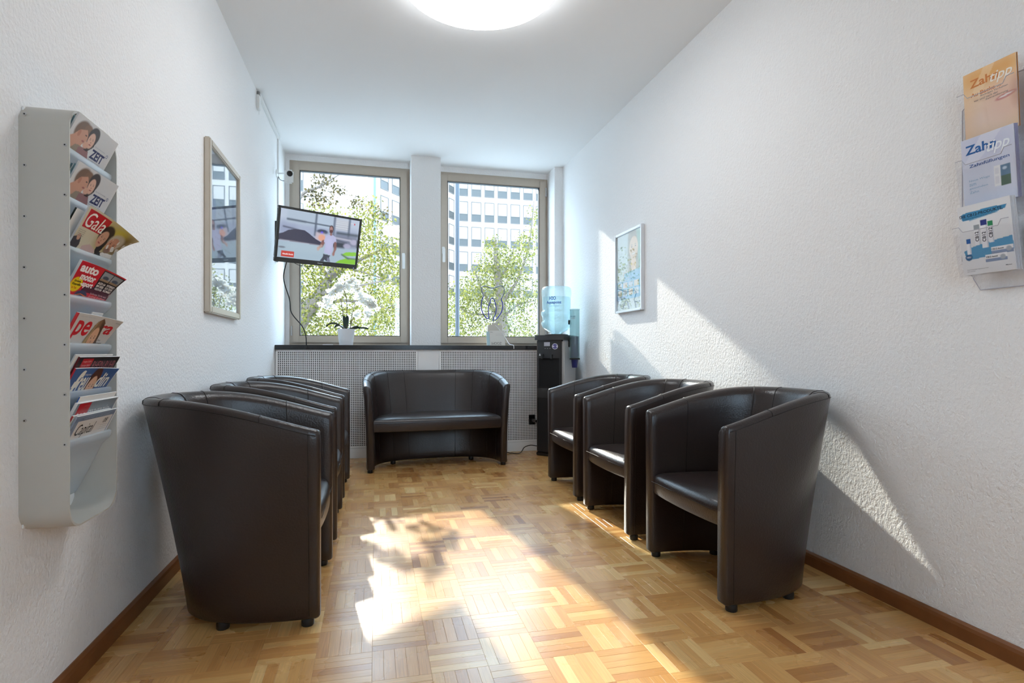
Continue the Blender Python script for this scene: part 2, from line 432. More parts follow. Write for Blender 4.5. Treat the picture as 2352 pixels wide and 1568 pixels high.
# sill board of black stone
sl = MB()
sl.box((XL, YR-.022, .947), (XR, YP, .985), ch=.003)
sl.box((XL, YP, .947), (.327, YW+.03, .985))
sl.box((.607, YP, .947), (1.75, YW+.03, .985))
tag(sl.build('trim_1', M_SILL), 'black polished stone sill board running under both windows', None, kind='structure')
# white plinth under the radiator cover
tag(MB().box((XL, YR, 0), (XR, YR+.03, .088), ch=.002).build('baseboard_back', M_WHITE), kind='structure')

# ------------------------------------------------------------------ windows
def window(name, x0, x1, handle_x, hinge_x, hz, y0=None, sg=1, WZ0=WZ0, WZ1=WZ1):
    Yv = YW if y0 is None else y0
    root = tag(bpy.data.objects.new(name, None), kind='structure'); COL.objects.link(root); root.location = (0, Yv, 0); root.scale = (1, sg, 1)
    def ring(a0, a1, b0, b1, w, ya, yb, ch=.003):
        m = MB(); m.box((a0, ya, b0), (a0+w, yb, b1), ch=ch); m.box((a1-w, ya, b0), (a1, yb, b1), ch=ch)
        m.box((a0+w, ya, b0), (a1-w, yb, b0+w), ch=ch); m.box((a0+w, ya, b1-w), (a1-w, yb, b1), ch=ch); return m
    ring(x0, x1, WZ0, WZ1, .045, 0, 0+.09).build('outer_frame', M_TAUPE, root)
    i0, i1, z0, z1 = x0+.026, x1-.026, WZ0+.028, WZ1-.028
    ring(i0, i1, z0, z1, .066, 0-.022, 0+.05, .005).build('sash_frame', M_TAUPE, root)
    ring(i0+.064, i1-.064, z0+.064, z1-.064, .008, 0-.014, 0+.03, .001).build('gasket', M_GASKET, root)
    MB().box((i0+.06, 0+.012, z0+.06), (i1-.06, 0+.018, z1-.06)).build('pane', M_GLASS, root)
    h = MB()
    h.box((handle_x-.014, 0-.034, hz-.035), (handle_x+.014, 0-.022, hz+.035), ch=.003)
    h.box((handle_x-.008, 0-.062, hz-.009), (handle_x+.008, 0-.03, hz+.009), ch=.002)
    h.box((handle_x-.014, 0-.078, hz-.125), (handle_x+.014, 0-.06, hz+.014), ch=.004)
    h.build('handle', M_WHITEGLOSS, root)
    for z in (WZ0+.14, WZ1-.14):
        MB().tube([(hinge_x, 0-.02, z-.045), (hinge_x, 0-.02, z+.045)], .008, 8).build('hinge', M_STEEL, root, .6)
    return root
window('added_fill_window', FX0, FX1, FX0+.05, FX1-.022, 1.5, YN-.06, -1, FZ0, FZ1)  # unseen, added so soft light reaches surfaces that face the camera
window('window_1', WL0, WL1, WL1-.062, WL0+.022, 1.86)
window('window_2', WR0, WR1, WR0+.05, WR1-.022, 1.94)

# ------------------------------------------------------------------ radiator cover behind the seats
rc = empty('radiator_cover', (0, YR, 0), 0, 'white perforated metal radiator cover under the window sill', 'radiator cover')
def perforated(x0, x1, z0, z1, cut=None):
    p = .01555; hole = .0092; nx, nz = round((x1-x0)/p), round((z1-z0)/p); px, pz = (x1-x0)/nx, (z1-z0)/nz; th = .0022
    vs = []; fs = []; g = {}
    def V(x, y, z):
        k = (round(x, 5), y, round(z, 5))
        if k not in g: g[k] = len(vs); vs.append((x, y, z))
        return g[k]
    for i in range(nx):
        for j in range(nz):
            a, b = x0+i*px, z0+j*pz; c, d = a+px, b+pz
            if cut and cut[0] < (a+c)/2 < cut[1] and cut[2] < (b+d)/2 < cut[3]: continue
            m = (px-hole)/2; n = (pz-hole)/2
            o = [V(a, 0, b), V(c, 0, b), V(c, 0, d), V(a, 0, d)]
            if i in (0, nx-1) or j in (0, nz-1): fs.append(o); continue
            q = [V(a+m, 0, b+n), V(c-m, 0, b+n), V(c-m, 0, d-n), V(a+m, 0, d-n)]
            r = [V(a+m, th, b+n), V(c-m, th, b+n), V(c-m, th, d-n), V(a+m, th, d-n)]
            for k in range(4):
                l = (k+1) % 4; fs.append([o[k], o[l], q[l], q[k]]); fs.append([q[k], q[l], r[l], r[k]])
    return vs, fs
M_PERF = mat('white_perforated_metal', (.90, .90, .90), .45)
CUT = (1.395, 1.46, .25, .335)
for (a, b, ct) in ((XL+.004, .365, None), (.556, 1.78, CUT)):
    v, f = perforated(a, b, .09, .945, ct); mesh('perforated_panel', v, f, M_PERF, rc)
MB().box((.367, .004, .09), (.554, .016, .946), ch=.002).build('divider_panel', M_WHITE, rc)
MB().box((.36, .012, .09), (.38, .03, .946)).box((.541, .012, .09), (.561, .03, .946)).build('divider_post', M_WHITE, rc)
MB().box((XL, .08, .002), (XR, .1, .94)).build('dark_backing', M_DARKVOID, rc)
th = empty('radiator_thermostat', (1.425, YR, .295), 0, 'small black radiator thermostat in the cutout beside the water cooler', 'thermostat')
MB().box((-.03, -.002, -.045), (.03, .05, .0), ch=.003).build('valve_plate', M_BLACK, th)
MB().tube([(.012, .02, -.01), (.012, -.03, -.01)], .016, 12).build('knob', M_STEEL, th, .6)
MB().tube([(.036, .01, -.016), (.036, -.035, -.016)], .013, 12).build('dial', M_BLACK, th, .6)

# ------------------------------------------------------------------ tub seats
def superpath(w, D, n, N):
    ph = np.linspace(0, PI, 1500); y = w*np.sign(np.cos(ph))*np.abs(np.cos(ph))**(2/n); x = -D*np.abs(np.sin(ph))**(2/n)
    s = np.concatenate([[0], np.cumsum(np.hypot(np.diff(x), np.diff(y)))]); t = np.linspace(0, s[-1], N)
    x, y = np.interp(t, s, x), np.interp(t, s, y)
    dx, dy = np.gradient(x), np.gradient(y); L = np.hypot(dx, dy)
    return x, y, -dy/L*-1, dx/L*-1          # inward normal
def tub_seat(name, w0, w1, Db, Dt, n, zf, zb, th, seat_z, seat_t, seams, label, cat, group=None, N=61, feet=None):
    root = empty(name, (0, 0, 0), 0, label, cat, group)
    z0 = .026
    NS = 14
    lev = {}
    def outer(i, z):
        t = min(1.02, max(0, (z-z0)/(zb-z0)))
        key = round(t, 4)
        if key not in lev:
            e = t**1.15
            lev[key] = superpath(w0+(w1-w0)*t**2.2, Db+(Dt-Db)*e, n, N)
        X, Y, nx, ny = lev[key]
        # inward normal, made to point to the inside
        cx, cy = -X[i]-.12, -Y[i]
        a, b = nx[i], ny[i]
        if a*cx+b*cy < 0: a, b = -a, -b
        return X[i], Y[i], a, b
    def ztop(i):
        X = lev_top[0][i]; q = min(1., -X/(Dt*.86)); return zf+(zb-zf)*math.sin(q*PI/2)**1.1
    lev_top = superpath(w1, Dt, n, N)
    def section(i):
        zt = ztop(i); q = []
        thi = th*(1+.25*min(1, -lev_top[0][i]/Dt))
        for k in range(NS): q.append((0, z0+.006+(zt-.02-z0-.006)*k/(NS-1)))
        q += [(.003, zt-.010), (.010, zt-.003), (.02, zt), (thi-.032, zt-.001), (thi-.016, zt-.007), (thi-.004, zt-.02)]
        for k in range(NS): q.append((thi, zt-.036-(zt-.036-z0-.006)*k/(NS-1)))
        q += [(thi-.006, z0), (.006, z0)]
        return q
    def pt(i, o, z):
        X, Y, a, b = outer(i, z); return Vector((X+a*o, Y+b*o, z))
    rings = [[pt(i, o, z) for o, z in section(i)] for i in range(N)]
    m = len(rings[0])
    def cap(r):                                     # rounded front ends of the arms
        c = sum(r, Vector())/len(r); out = []
        for dx, k in ((.008, .004), (.0125, .0105)):
            out.append([Vector((p.x+dx, p.y+(k if p.y < c.y else -k), p.z-(k if p.z > zf-.06 else 0)*.9+(k*.5 if p.z < .05 else 0))) for p in r])
        return out
    c0, c1 = cap(rings[0]), cap(rings[-1])
    rings = c0[::-1]+rings+c1
    v = [p for r in rings for p in r]; f = []
    for i in range(len(rings)-1):
        for k in range(m): f.append([i*m+k, i*m+(k+1) % m, (i+1)*m+(k+1) % m, (i+1)*m+k])
    f.append(list(range(m))[::-1]); f.append([(len(rings)-1)*m+k for k in range(m)])
    mesh('tub_shell', v, f, M_LEATHER, root, .9)
    # seams
    def off(p, i, o): return p
    k0, k1 = NS-1, NS+6
    for fr in seams:
        i = round(fr*(N-1)); sec = section(i); zt = ztop(i)
        pts = [pt(i, -.0007, zt-.02), pt(i, .003-.0007, zt-.0095)]
        pts += [pt(i, .012, zt+.0003-.003), pt(i, .02, zt+.0003)]
        q = sec[NS+2:]; thi = sec[-3][0]
        pts += [pt(i, thi-.032, zt-.0007), pt(i, thi-.0155, zt-.0062), pt(i, thi-.0035, zt-.0195)]
        for k in range(10): pts.append(pt(i, thi+.0007, zt-.036-(zt-.036-z0-.01)*k/9))
        MB().tube(pts, .0018, 5).build('seam', M_STITCH, root, 3.14)
    MB().tube([pt(i, -.0004, ztop(i)-.021) for i in range(N)], .0017, 5).build('rim_seam', M_STITCH, root, 3.14)
    for i in (1, N-2):
        zt = ztop(i); MB().tube([pt(i, -.0005, z0+.01+(zt-.03-z0)*k/14) for k in range(15)], .0015, 5).build('front_seam', M_STITCH, root, 3.14)
    # seat cushion follows the inside of the shell
    out = []
    for i in range(N):
        thi = th*(1+.25*min(1, -lev_top[0][i]/Dt)); p = pt(i, thi-.004, seat_z-.06); out.append((p.x, p.y))
    wy = out[0][1]
    front = [(.004+.012*math.sin(PI*k/8), -wy+2*wy*k/8) for k in range(1, 8)]
    pl = out+front; cx = -.27 if len(seams) < 9 else -.24
    prof = [(.93, -seat_t), (.985, -seat_t+.004), (1., -seat_t+.016), (1., -.034), (.994, -.02), (.975, -.008), (.945, 0), (.88, .008), (.75, .016), (.5, .022), (.25, .024)]
    v = []; f = []; nn = len(pl)
    for k, dz in prof:
        for x, y in pl:
            # keep an even margin on long seats
            e = 1-k; mx = (x-cx); L = math.hypot(mx*1.0, y*(.30/max(.3, wy)))
            v.append((cx+mx*k, y*(1-(1-k)*min(1., .27/wy) if k > .8 else (1-.2*min(1., .27/wy))*k/.8 if k < .8 else k), seat_z+dz))
    for i in range(len(prof)-1):
        for k in range(nn): f.append([i*nn+k, i*nn+(k+1) % nn, (i+1)*nn+(k+1) % nn, (i+1)*nn+k])
    f.append(list(range(nn))[::-1]); f.append([(len(prof)-1)*nn+k for k in range(nn)])
    mesh('seat_cushion', v, f, M_LEATHER, root, .9)
    MB().tube([(.0135, -wy*.97, seat_z-.03), (.014, 0, seat_z-.03), (.0135, wy*.97, seat_z-.03)], .0012, 5).build('seat_seam', M_STITCH, root, 3.14)
    for (fx, fy) in feet:
        MB().lathe([(.019, 0), (.021, .003), (.021, .02), (.017, .03)], 14, Matrix.Translation((fx, fy, 0))).build('foot', M_BLACK, root, .6)
    return root
SEAMS = [.1, .3, .42, .58, .7, .9]
CH_FEET = [(-.028, .276), (-.028, -.276), (-.30, .235), (-.30, -.235)]
chair = tub_seat('tub_armchair', .300, .312, .455, .600, 2.75, .662, .765, .058, .378, .088, [.115, .33, .42, .58, .67, .885],
                 '', 'armchair', 'dark leather tub armchairs', feet=CH_FEET)
spots = [
    (1.205, 2.022, PI, 'dark brown leather tub armchair nearest the camera along the right wall'),
    (1.205, 2.802, PI, 'middle one of the three dark leather armchairs along the right wall'),
    (1.215, 3.548, PI, 'dark leather tub armchair standing right next to the water cooler'),
    (-.195, 2.272, 0, 'large dark leather tub armchair nearest the camera on the left, below the magazine rack'),
    (-.195, 3.076, 0, 'middle one of the three dark leather armchairs along the left wall'),
    (-.195, 3.858, 0, 'farthest dark leather armchair on the left, nearest the perforated radiator cover')]
for i, (x, y, a, lb) in enumerate(spots):
    o = chair if i == 0 else copy_tree(chair)
    o.location = (x, y, 0); o.rotation_euler = (0, 0, a+(0, .012, -.015, .0, .012, -.012)[i]); o['label'] = lb
sofa = tub_seat('tub_sofa', .556, .596, .42, .565, 2.75, .668, .768, .058, .405, .098, [.075, .17, .28, .37, .63, .72, .83, .925, .5][:8],
                'dark brown leather two-seat tub sofa between the two windows, against the radiator cover', 'sofa', N=97,
                feet=[(-.028, .53), (-.028, -.53), (-.33, .33), (-.33, -.33)])
sofa.location = (.49, 4.405, 0); sofa.rotation_euler = (0, 0, -PI/2+.062)

# ------------------------------------------------------------------ ceiling lamp
LX, LY, LR = .495, 2.672, .405
cl = empty('ceiling_lamp', (LX, LY, H), 0, 'large round white glowing ceiling lamp with a flat diffuser', 'ceiling lamp')
MB().lathe([(LR, 0), (LR, -.032), (LR-.003, -.035), (LR-.008, -.032)], 72).build('rim', M_WHITE, cl, .6)
M_LAMP = mat('lamp_diffuser', (.9, .9, .9), .5, emit=(.92, .965, 1), estr=LAMP_POWER)
MB().lathe([(LR-.006, -.030), (LR-.009, -.058), (LR-.02, -.076), (LR*.8, -.088), (LR*.4, -.093), (.01, -.094)], 72).build('diffuser', M_LAMP, cl, 3.14)

# ------------------------------------------------------------------ television in the corner
tvM = Matrix.Translation((-.4377, 4.8116, 1.849)) @ Matrix.Rotation(.5941, 4, 'Z') @ Matrix.Rotation(.2414, 4, 'X') @ Matrix.Rotation(-.0236, 4, 'Y')
tv = empty('television', label='flat screen television on a wall arm, showing a walking man', cat='television'); tv.matrix_world = tvM
TW, TH = .728, .43
M_BEZ = mat('dark_bezel', (.045, .045, .045), .25)
b = MB(); b.box((-TW/2, 0, TH/2-.018), (TW/2, .028, TH/2), ch=.003); b.box((-TW/2, 0, -TH/2), (TW/2, .028, -TH/2+.036), ch=.003)
b.box((-TW/2, 0, -TH/2+.036), (-TW/2+.018, .028, TH/2-.018), ch=.003); b.box((TW/2-.018, 0, -TH/2+.036), (TW/2, .028, TH/2-.018), ch=.003)
b.build('bezel', M_BEZ, tv)
b = MB(); b.box((-TW/2+.006, .012, -TH/2+.006), (TW/2-.006, .034, TH/2-.006), ch=.004); b.box((-TW/2+.1, .034, -TH/2+.05), (TW/2-.1, .058, TH/2-.08), ch=.012)
b.build('rear_housing', M_BLACK, tv)
sw, sh = TW-.034, TH-.052
tvf = lambda x, y, o: Vector((-sw/2+x, .0095-o, TH/2-.017-y))
p = Paint(sw, sh, .0035, (172, 188, 208))
U, Vv = sw/1.0, sh/1.0
p.rect(0, 0, sw, sh*.30, (190, 203, 222)); p.rect(0, sh*.22, sw, sh*.62, (168, 180, 205), soft=.05)
p.rect(sw*.08, sh*.0, sw*.43, sh*.28, (180, 196, 214), soft=.03); p.rect(sw*.45, sh*.0, sw*.66, sh*.28, (186, 203, 222), soft=.02)
p.rect(sw*.68, sh*.04, sw*.86, sh*.27, (206, 212, 222), soft=.02)
for k in range(5): p.line(sw*.68, sh*(.07+.045*k), sw*.86, sh*(.07+.045*k), .003, (150, 160, 178), .7)
p.line(sw*.09, sh*.20, sw*.62, sh*.22, .011, (72, 82, 100), .9, .008); p.line(sw*.09, sh*.20, sw*.3, sh*.21, .018, (92, 104, 122), .6, .012)
p.line(sw*.43, sh*-.05, sw*.43, sh*.45, .018, (90, 102, 122), .9, .012); p.line(sw*.665, 0, sw*.665, sh*.4, .02, (110, 120, 140), .9, .012); p.line(sw*.865, 0, sw*.865, sh*.5, .02, (96, 108, 128), .9, .014)
p.rect(0, sh*.30, sw*.2, sh*.5, (150, 160, 190), .8, .05); p.line(sw*.05, sh*.36, sw*.3, sh*.41, .012, (60, 64, 84), .8, .01)
p.ell(sw*.52, sh*.36, sw*.07, sh*.05, (50, 56, 80), .9, soft=.4); p.ell(sw*.515, sh*.39, sw*.018, sh*.035, (80, 70, 235), 1, soft=.4)
p.rect(sw*.44, sh*.39, sw*.56, sh*.56, (206, 190, 196), .8, .02); p.ell(sw*.52, sh*.49, sw*.045, sh*.07, (232, 168, 140), .9, soft=.4)
p.rect(0, sh*.66, sw, sh, (168, 190, 206), soft=.02); p.rect(sw*.1, sh*.70, sw*.6, sh*.78, (182, 202, 214), .8, .08)
p.poly([(0, sh*.52), (sw*.05, sh*.49), (sw*.11, sh*.42), (sw*.2, sh*.38), (sw*.3, sh*.385), (sw*.36, sh*.44), (sw*.44, sh*.53), (sw*.52, sh*.59), (sw*.55, sh*.63), (sw*.5, sh*.66), (sw*.25, sh*.655), (0, sh*.64)], (62, 62, 82))
p.line(sw*.02, sh*.635, sw*.5, sh*.655, .006, (200, 196, 210), .5, .006)
p.rect(sw*.68, sh*.36, sw, sh*.62, (120, 126, 148), .9, .04); p.rect(sw*.66, sh*.54, sw*.83, sh*.66, (56, 62, 72), .95, .02); p.rect(sw*.7, sh*.31, sw, sh*.37, (72, 84, 96), .9, .02)
p.line(sw*.69, sh*.45, sw*.9, sh*.47, .012, (205, 205, 222), .8, .012); p.line(sw*.72, sh*.50, sw*.85, sh*.53, .008, (70, 74, 92), .8, .01); p.ell(sw*.95, sh*.5, sw*.05, sh*.06, (190, 188, 214), .8, soft=.6); p.ell(sw*.86, sh*.6, sw*.05, sh*.05, (180, 176, 204), .8, soft=.5)
p.rect(sw*.985, sh*.44, sw, sh*.62, (60, 66, 74), .9, .01); p.ell(sw*.05, sh*.785, sw*.04, sh*.02, (110, 116, 130), .9, soft=.6)
# green blur, lower right
p.poly([(sw*.80, sh*.80), (sw*.86, sh*.735), (sw*1.0, sh*.715), (sw, sh*.80), (sw*.9, sh*.815), (sw*.82, sh*.82)], (140, 205, 62))
p.poly([(sw*.72, sh), (sw*.78, sh*.93), (sw*.86, sh*.88), (sw*.8, sh*.81), (sw*.9, sh*.86), (sw, sh*.86), (sw, sh)], (136, 202, 50))
p.line(sw*.8, sh*.8, sw*.9, sh*.875, .012, (74, 92, 100), .9, .012); p.line(sw*.88, sh*.875, sw, sh*.865, .012, (96, 108, 120), .9, .01)
# the walking man
sk = (136, 96, 92)
p.line(sw*.545, sh*.57, sw*.525, sh*.66, .03, sk, 1, .006); p.line(sw*.525, sh*.66, sw*.49, sh*.72, .02, (186, 158, 150), 1, .008); p.ell(sw*.487, sh*.73, .012, .017, (200, 170, 160), .9, soft=.4)
p.poly([(sw*.56, sh*.83), (sw*.65, sh*.85), (sw*.63, sh*.93), (sw*.61, sh*.99), (sw*.58, sh*.95), (sw*.57, sh*1.0), (sw*.52, sh*1.0), (sw*.555, sh*.9)], (66, 70, 84)); p.poly([(sw*.61, sh*.9), (sw*.64, sh*.9), (sw*.66, sh*1.0), (sw*.62, sh*1.0)], (120, 124, 150))
p.poly([(sw*.57, sh*.43), (sw*.605, sh*.405), (sw*.66, sh*.40), (sw*.70, sh*.44), (sw*.715, sh*.56), (sw*.675, sh*.575), (sw*.675, sh*.72), (sw*.655, sh*.85), (sw*.565, sh*.80), (sw*.575, sh*.6), (sw*.55, sh*.57)], (188, 190, 224))
p.ell(sw*.62, sh*.6, sw*.04, sh*.14, (198, 200, 234), .6, soft=.7)
p.line(sw*.70, sh*.57, sw*.705, sh*.7, .024, sk, 1, .006); p.line(sw*.705, sh*.7, sw*.69, sh*.8, .018, (150, 108, 104), 1, .006); p.ell(sw*.69, sh*.81, .011, .016, (160, 116, 112), 1, soft=.4)
p.ell(sw*.632, sh*.27, sw*.028, sh*.075, (72, 54, 58), 1, soft=.25); p.ell(sw*.63, sh*.28, sw*.02, sh*.06, (178, 140, 134), 1, soft=.3); p.ell(sw*.632, sh*.33, sw*.022, sh*.04, (104, 72, 72), 1, soft=.4); p.ell(sw*.634, sh*.39, sw*.016, sh*.03, (150, 112, 108), 1, soft=.3)
# caption box, channel mark
p.rect(sw*.05, sh*.855, sw*.2, sh*.975, (196, 62, 52))
p.rect(sw*.925, sh*.075, sw*.94, sh*.12, (214, 60, 80)); p.line(sw*.885, sh*.09, sw*.92, sh*.092, .006, (222, 214, 226), .9)
p.build('screen', tvf, vcol_mat('lit_screen', .15, .36), tv, 0)
lettering('screen_lettering', 'Aktuelle Stunde', (sw*.062, sh*.9, sw*.188, sh*.935), tvf, mat('screen_white', (.02, .02, .02), .2, emit=(.95, .92, .95), estr=.40), tv, bold=.015, off=.0008)
lettering('maker_name', 'Hisense', (sw*.49, sh+.011, sw*.555, sh+.020), lambda x, y, o: Vector((-sw/2+x, -.0006, TH/2-.017-y)), mat('grey_lettering', (.6, .6, .6), .3), tv, bold=.01)
MB().box((.326, -.001, -.209), (.332, .001, -.2055)).build('standby_light', mat('blue_led', (.1, .1, .5), .3, emit=(.35, .35, 1), estr=.8), tv)
# wall arm
br = empty('television_bracket', (XL, 5.06, 1.86), 0, 'black jointed wall arm behind the television', 'wall bracket')
MB().box((0, -.03, -.17), (.018, .03, .17), ch=.003).build('wall_plate', M_BLACK, br)
e = tvM @ Vector((0, .06, 0)); e = e-Vector((XL, 5.06, 1.86))
MB().tube([(.018, 0, .02), (.12, .05, .02), (e.x+.06, e.y+.10, e.z+.02), (e.x, e.y, e.z)], .014, 10).build('arm', M_BLACK, br, .6)
MB().box((-.1, .0, -.1), (.1, .006, .1)).build('mount_plate', M_BLACK, br).matrix_local = Matrix.Translation(e-Vector((0, 0, 0))) @ tvM.to_3x3().to_4x4() @ Matrix.Translation((0, .004, 0))
# cable from the television down behind the sill
cpts = [tvM @ Vector((-.24, .05, -.19)), (-.72, 4.80, 1.52), (-.69, 4.90, 1.36), (-.68, 4.95, 1.25), (-.60, 4.985, 1.14), (-.575, 4.998, 1.06), (-.57, 5.0, 1.0), (-.568, 5.002, .95)]
tag(MB().tube(bez(cpts, 8), .0045, 8).build('television_cable', M_CABLE, smooth=3.14), 'thin black cable hanging from the television down to the sill edge', 'cable')
tag(MB().tube(bez([tvM @ Vector((-.22, .04, -.2)), tvM @ Vector((-.14, .03, -.232)), tvM @ Vector((-.02, .04, -.228)), tvM @ Vector((.05, .045, -.19))], 8), .0025, 6).build('antenna_cable', M_CABLE, smooth=3.14), 'short slack black lead looping under the lower edge of the television', 'cable')

# ------------------------------------------------------------------ surveillance camera, cable ducts
sc_ = empty('surveillance_camera', (XL-.0, 5.10, 2.45), 0, 'small white surveillance camera on a wall bracket above the television', 'camera')
RX = Matrix.Rotation(PI/2, 4, 'Y')
MB().lathe([(.034, 0), (.034, .006), (.024, .011), (.008, .012)], 20, RX).build('wall_base', M_WHITEGLOSS, sc_, .6)
MB().tube([(.01, 0, 0), (.06, -.015, .0), (.095, -.03, -.0)], .006, 8).build('arm', M_WHITEGLOSS, sc_, .6)
cb = MB(); cb.box((-.036, -.016, -.062), (.036, .016, .052), ch=.012)
body = cb.build('housing', M_WHITEGLOSS, sc_, .5); body.location = (.108, -.05, -.03); body.rotation_euler = (.15, 0, .28)
lens = MB().lathe([(.023, 0), (.024, .004), (.02, .009), (.012, .007), (.004, .005)], 24, Matrix.Rotation(PI/2, 4, 'X')).build('lens', M_BLACK, body, .6); lens.location = (.003, -.0165, .018)
lettering('maker_name', 'edimax', (-.014, 0, .014, .006), lambda x, y, o: Vector((x, -.0168, -.035-y)), mat('grey_lettering', (.4, .4, .4)), body)
tag(MB().tube(bez([(XL+.1, 5.07, 2.43), (XL+.07, 5.09, 2.39), (XL+.03, 5.11, 2.40), (XL+.012, 5.13, 2.43)], 6), .0028, 6).build('camera_lead', M_CABLE, smooth=3.14), 'thin dark lead drooping behind the surveillance camera', 'cable')
dct = empty('cable_duct', (XL, 5.15, 2.0), 0, 'white plastic cable duct along the ceiling edge and down the corner', 'cable duct')
MB().box((0, -.014, -.02), (.012, .014, .765), ch=.002).build('upright_duct', M_WHITEGLOSS, dct)
MB().box((0, -.83, .757), (.02, .015, .783), ch=.002).build('ceiling_duct', M_WHITEGLOSS, dct)
jb = empty('cable_box', (XL, 4.295, 2.70), 0, 'small white box on the left wall at the start of the ceiling duct', 'junction box')
MB().box((0, -.032, -.045), (.022, .032, .05), ch=.003).build('housing', M_WHITEGLOSS, jb)
MB().tube([(.01, 0, .055), (.01, .0, .08)], .012, 10).build('cable_gland', mat('grey_gland', (.25, .25, .25), .5), jb, .6)
MB().tube([(.012, .01, -.04), (.012, .014, -.075)], .002, 6).build('wire_end', M_WHITEGLOSS, jb)

# ------------------------------------------------------------------ framed notice on the left wall
def framed(name, origin, uy, uz, wd, ht, fw, fd, fmat, label, cat):
    """frame on a side wall; uy = +1/-1 reading direction along Y, uz outward normal sign along X"""
    root = empty(name, origin, 0, label, cat)
    F = lambda x, y, o: Vector((uz*o, uy*x, ht-y))
    def bar(x0, y0, x1, y1, nm='frame_bar'):
        m = MB(); A, B = F(x0, y0, 0), F(x1, y1, fd); m.box([min(a, c) for a, c in zip(A, B)], [max(a, c) for a, c in zip(A, B)], ch=min(fw, fd)*.18); return m.build(nm, fmat, root)
    bar(0, 0, fw, ht); bar(wd-fw, 0, wd, ht); bar(fw, 0, wd-fw, fw); bar(fw, ht-fw, wd-fw, ht)
    A, B = F(fw, fw, 0), F(wd-fw, ht-fw, fd*.45)
    MB().box([min(a, c) for a, c in zip(A, B)], [max(a, c) for a, c in zip(A, B)]).build('backing', M_WHITE, root)
    A, B = F(fw, fw, fd*.6), F(wd-fw, ht-fw, fd*.6+.002)
    MB().box([min(a, c) for a, c in zip(A, B)], [max(a, c) for a, c in zip(A, B)]).build('glass', M_PICGLASS, root)
    S = lambda x, y, o: F(fw+x, fw+y, fd*.45+.0004+o)
    return root, S, wd-2*fw, ht-2*fw
M_SILVERWOOD = mat('champagne_frame', srgb(196, 186, 172), .35, metal=.3)
fr, S, w_, h_ = framed('framed_notice', (XL, 3.025, 1.118), 1, 1, .65, .87, .036, .03, M_SILVERWOOD, 'tall framed notice behind reflecting glass on the left wall', 'picture')
p = Paint(w_, h_, .01, (104, 114, 140)); p.rect(.0, 0, w_, h_, (104, 116, 142)); p.ell(w_*.16, h_*.36, .04, .07, (56, 74, 130), .9, soft=.6); p.ell(w_*.86, h_*.25, .04, .09, (48, 60, 110), .9, soft=.6)
p.build('sheet', S, M_PRINTM, fr, 0)
TXT = ['Liebe Patientinnen und Patienten', 'wir bitten Sie um', 'etwas Geduld', 'Ihre Gesundheit liegt uns', 'am Herzen', 'Bitte melden Sie sich', 'an der Rezeption', 'wenn Sie Fragen haben', 'Wir sind gerne', 'jederzeit fuer Sie da', 'Vielen Dank', 'Ihr Praxisteam']
for k, t in enumerate(TXT):
    x0 = (.19+.05*((k*7) % 3))*w_; y0 = (.27+.043*k)*h_
    lettering('notice_lettering', t, (x0, y0, x0+min(.6*w_, .0145*len(t)), y0+.018), S, ink((48, 54, 74)), fr, off=.0006)

# ------------------------------------------------------------------ framed poster on the right wall
fr, S, w_, h_ = framed('framed_poster', (XR, 4.03, 1.222), -1, -1, .45, .605, .018, .028, mat('silver_aluminium', (.72, .72, .74), .3, metal=.8), 'silver-framed poster with a smiling woman and blue field on the right wall', 'poster')
p = Paint(w_, h_, .003, (176, 196, 190))
p.rect(0, 0, w_, h_, (190, 200, 205)); p.rect(w_*.5, 0, w_, h_*.62, (112, 156, 140), soft=.04)
p.ell(w_*.62, h_*.2, w_*.2, h_*.3, (128, 96, 72), soft=.3); p.poly([(w_*.5, h_*.1), (w_*.8, h_*.1), (w_*.9, h_*.55), (w_*.42, h_*.55)], (134, 108, 86), .8)
p.face(w_*.68, h_*.22, w_*.17, h_*.15, skin=(222, 176, 144), lips=(236, 220, 214)); p.ell(w_*.68, h_*.42, w_*.1, h_*.12, (218, 172, 142)); p.ell(w_*.36, h_*.5, w_*.1, h_*.08, (214, 170, 142), soft=.3)
p.rect(0, 0, w_*.46, h_*.52, (186, 196, 206), .9, .03)
p.poly([(w_*.3, h_*.52), (w_, h_*.49), (w_, h_*.78), (w_*.97, h_*.83), (w_*.9, h_*.86), (0, h_*.86), (0, h_*.62), (w_*.3, h_*.6)], (84, 160, 208))
p.rect(0, h_*.8, w_*.4, h_*.86, (70, 110, 184), .8, .03)
for j in range(2):
    for i in range(4):
        x, y = w_*(.04+.22*i), h_*(.635+.1*j); p.rect(x, y, x+w_*.17, y+h_*.075, [(190, 196, 214), (206, 182, 178), (172, 178, 200), (214, 190, 176)][(i+j) % 4])
p.rect(0, h_*.87, w_, h_, (206, 212, 220))
p.build('sheet', S, M_PRINT, fr, 0)
lettering('maker_name', 'PHILIPS', (w_*.74, h_*.905, w_*.96, h_*.93), S, ink((110, 130, 170)), fr, bold=.02, off=.0006)
lettering('small_lettering', 'sonicare', (w_*.78, h_*.945, w_*.92, h_*.96), S, ink((150, 165, 195)), fr, off=.0006)
for k in range(3): lettering('small_lettering', 'Fragen Sie Ihren Zahnarzt', (w_*.06, h_*(.91+.025*k), w_*.55, h_*(.922+.025*k)), S, ink((150, 165, 185)), fr, off=.0006)
for k in range(2): lettering('blue_field_lettering', 'Strahlend weiss', (w_*.2, h_*(.57+.03*k), w_*.52, h_*(.59+.03*k)), S, ink((232, 240, 248)), fr, off=.0006)

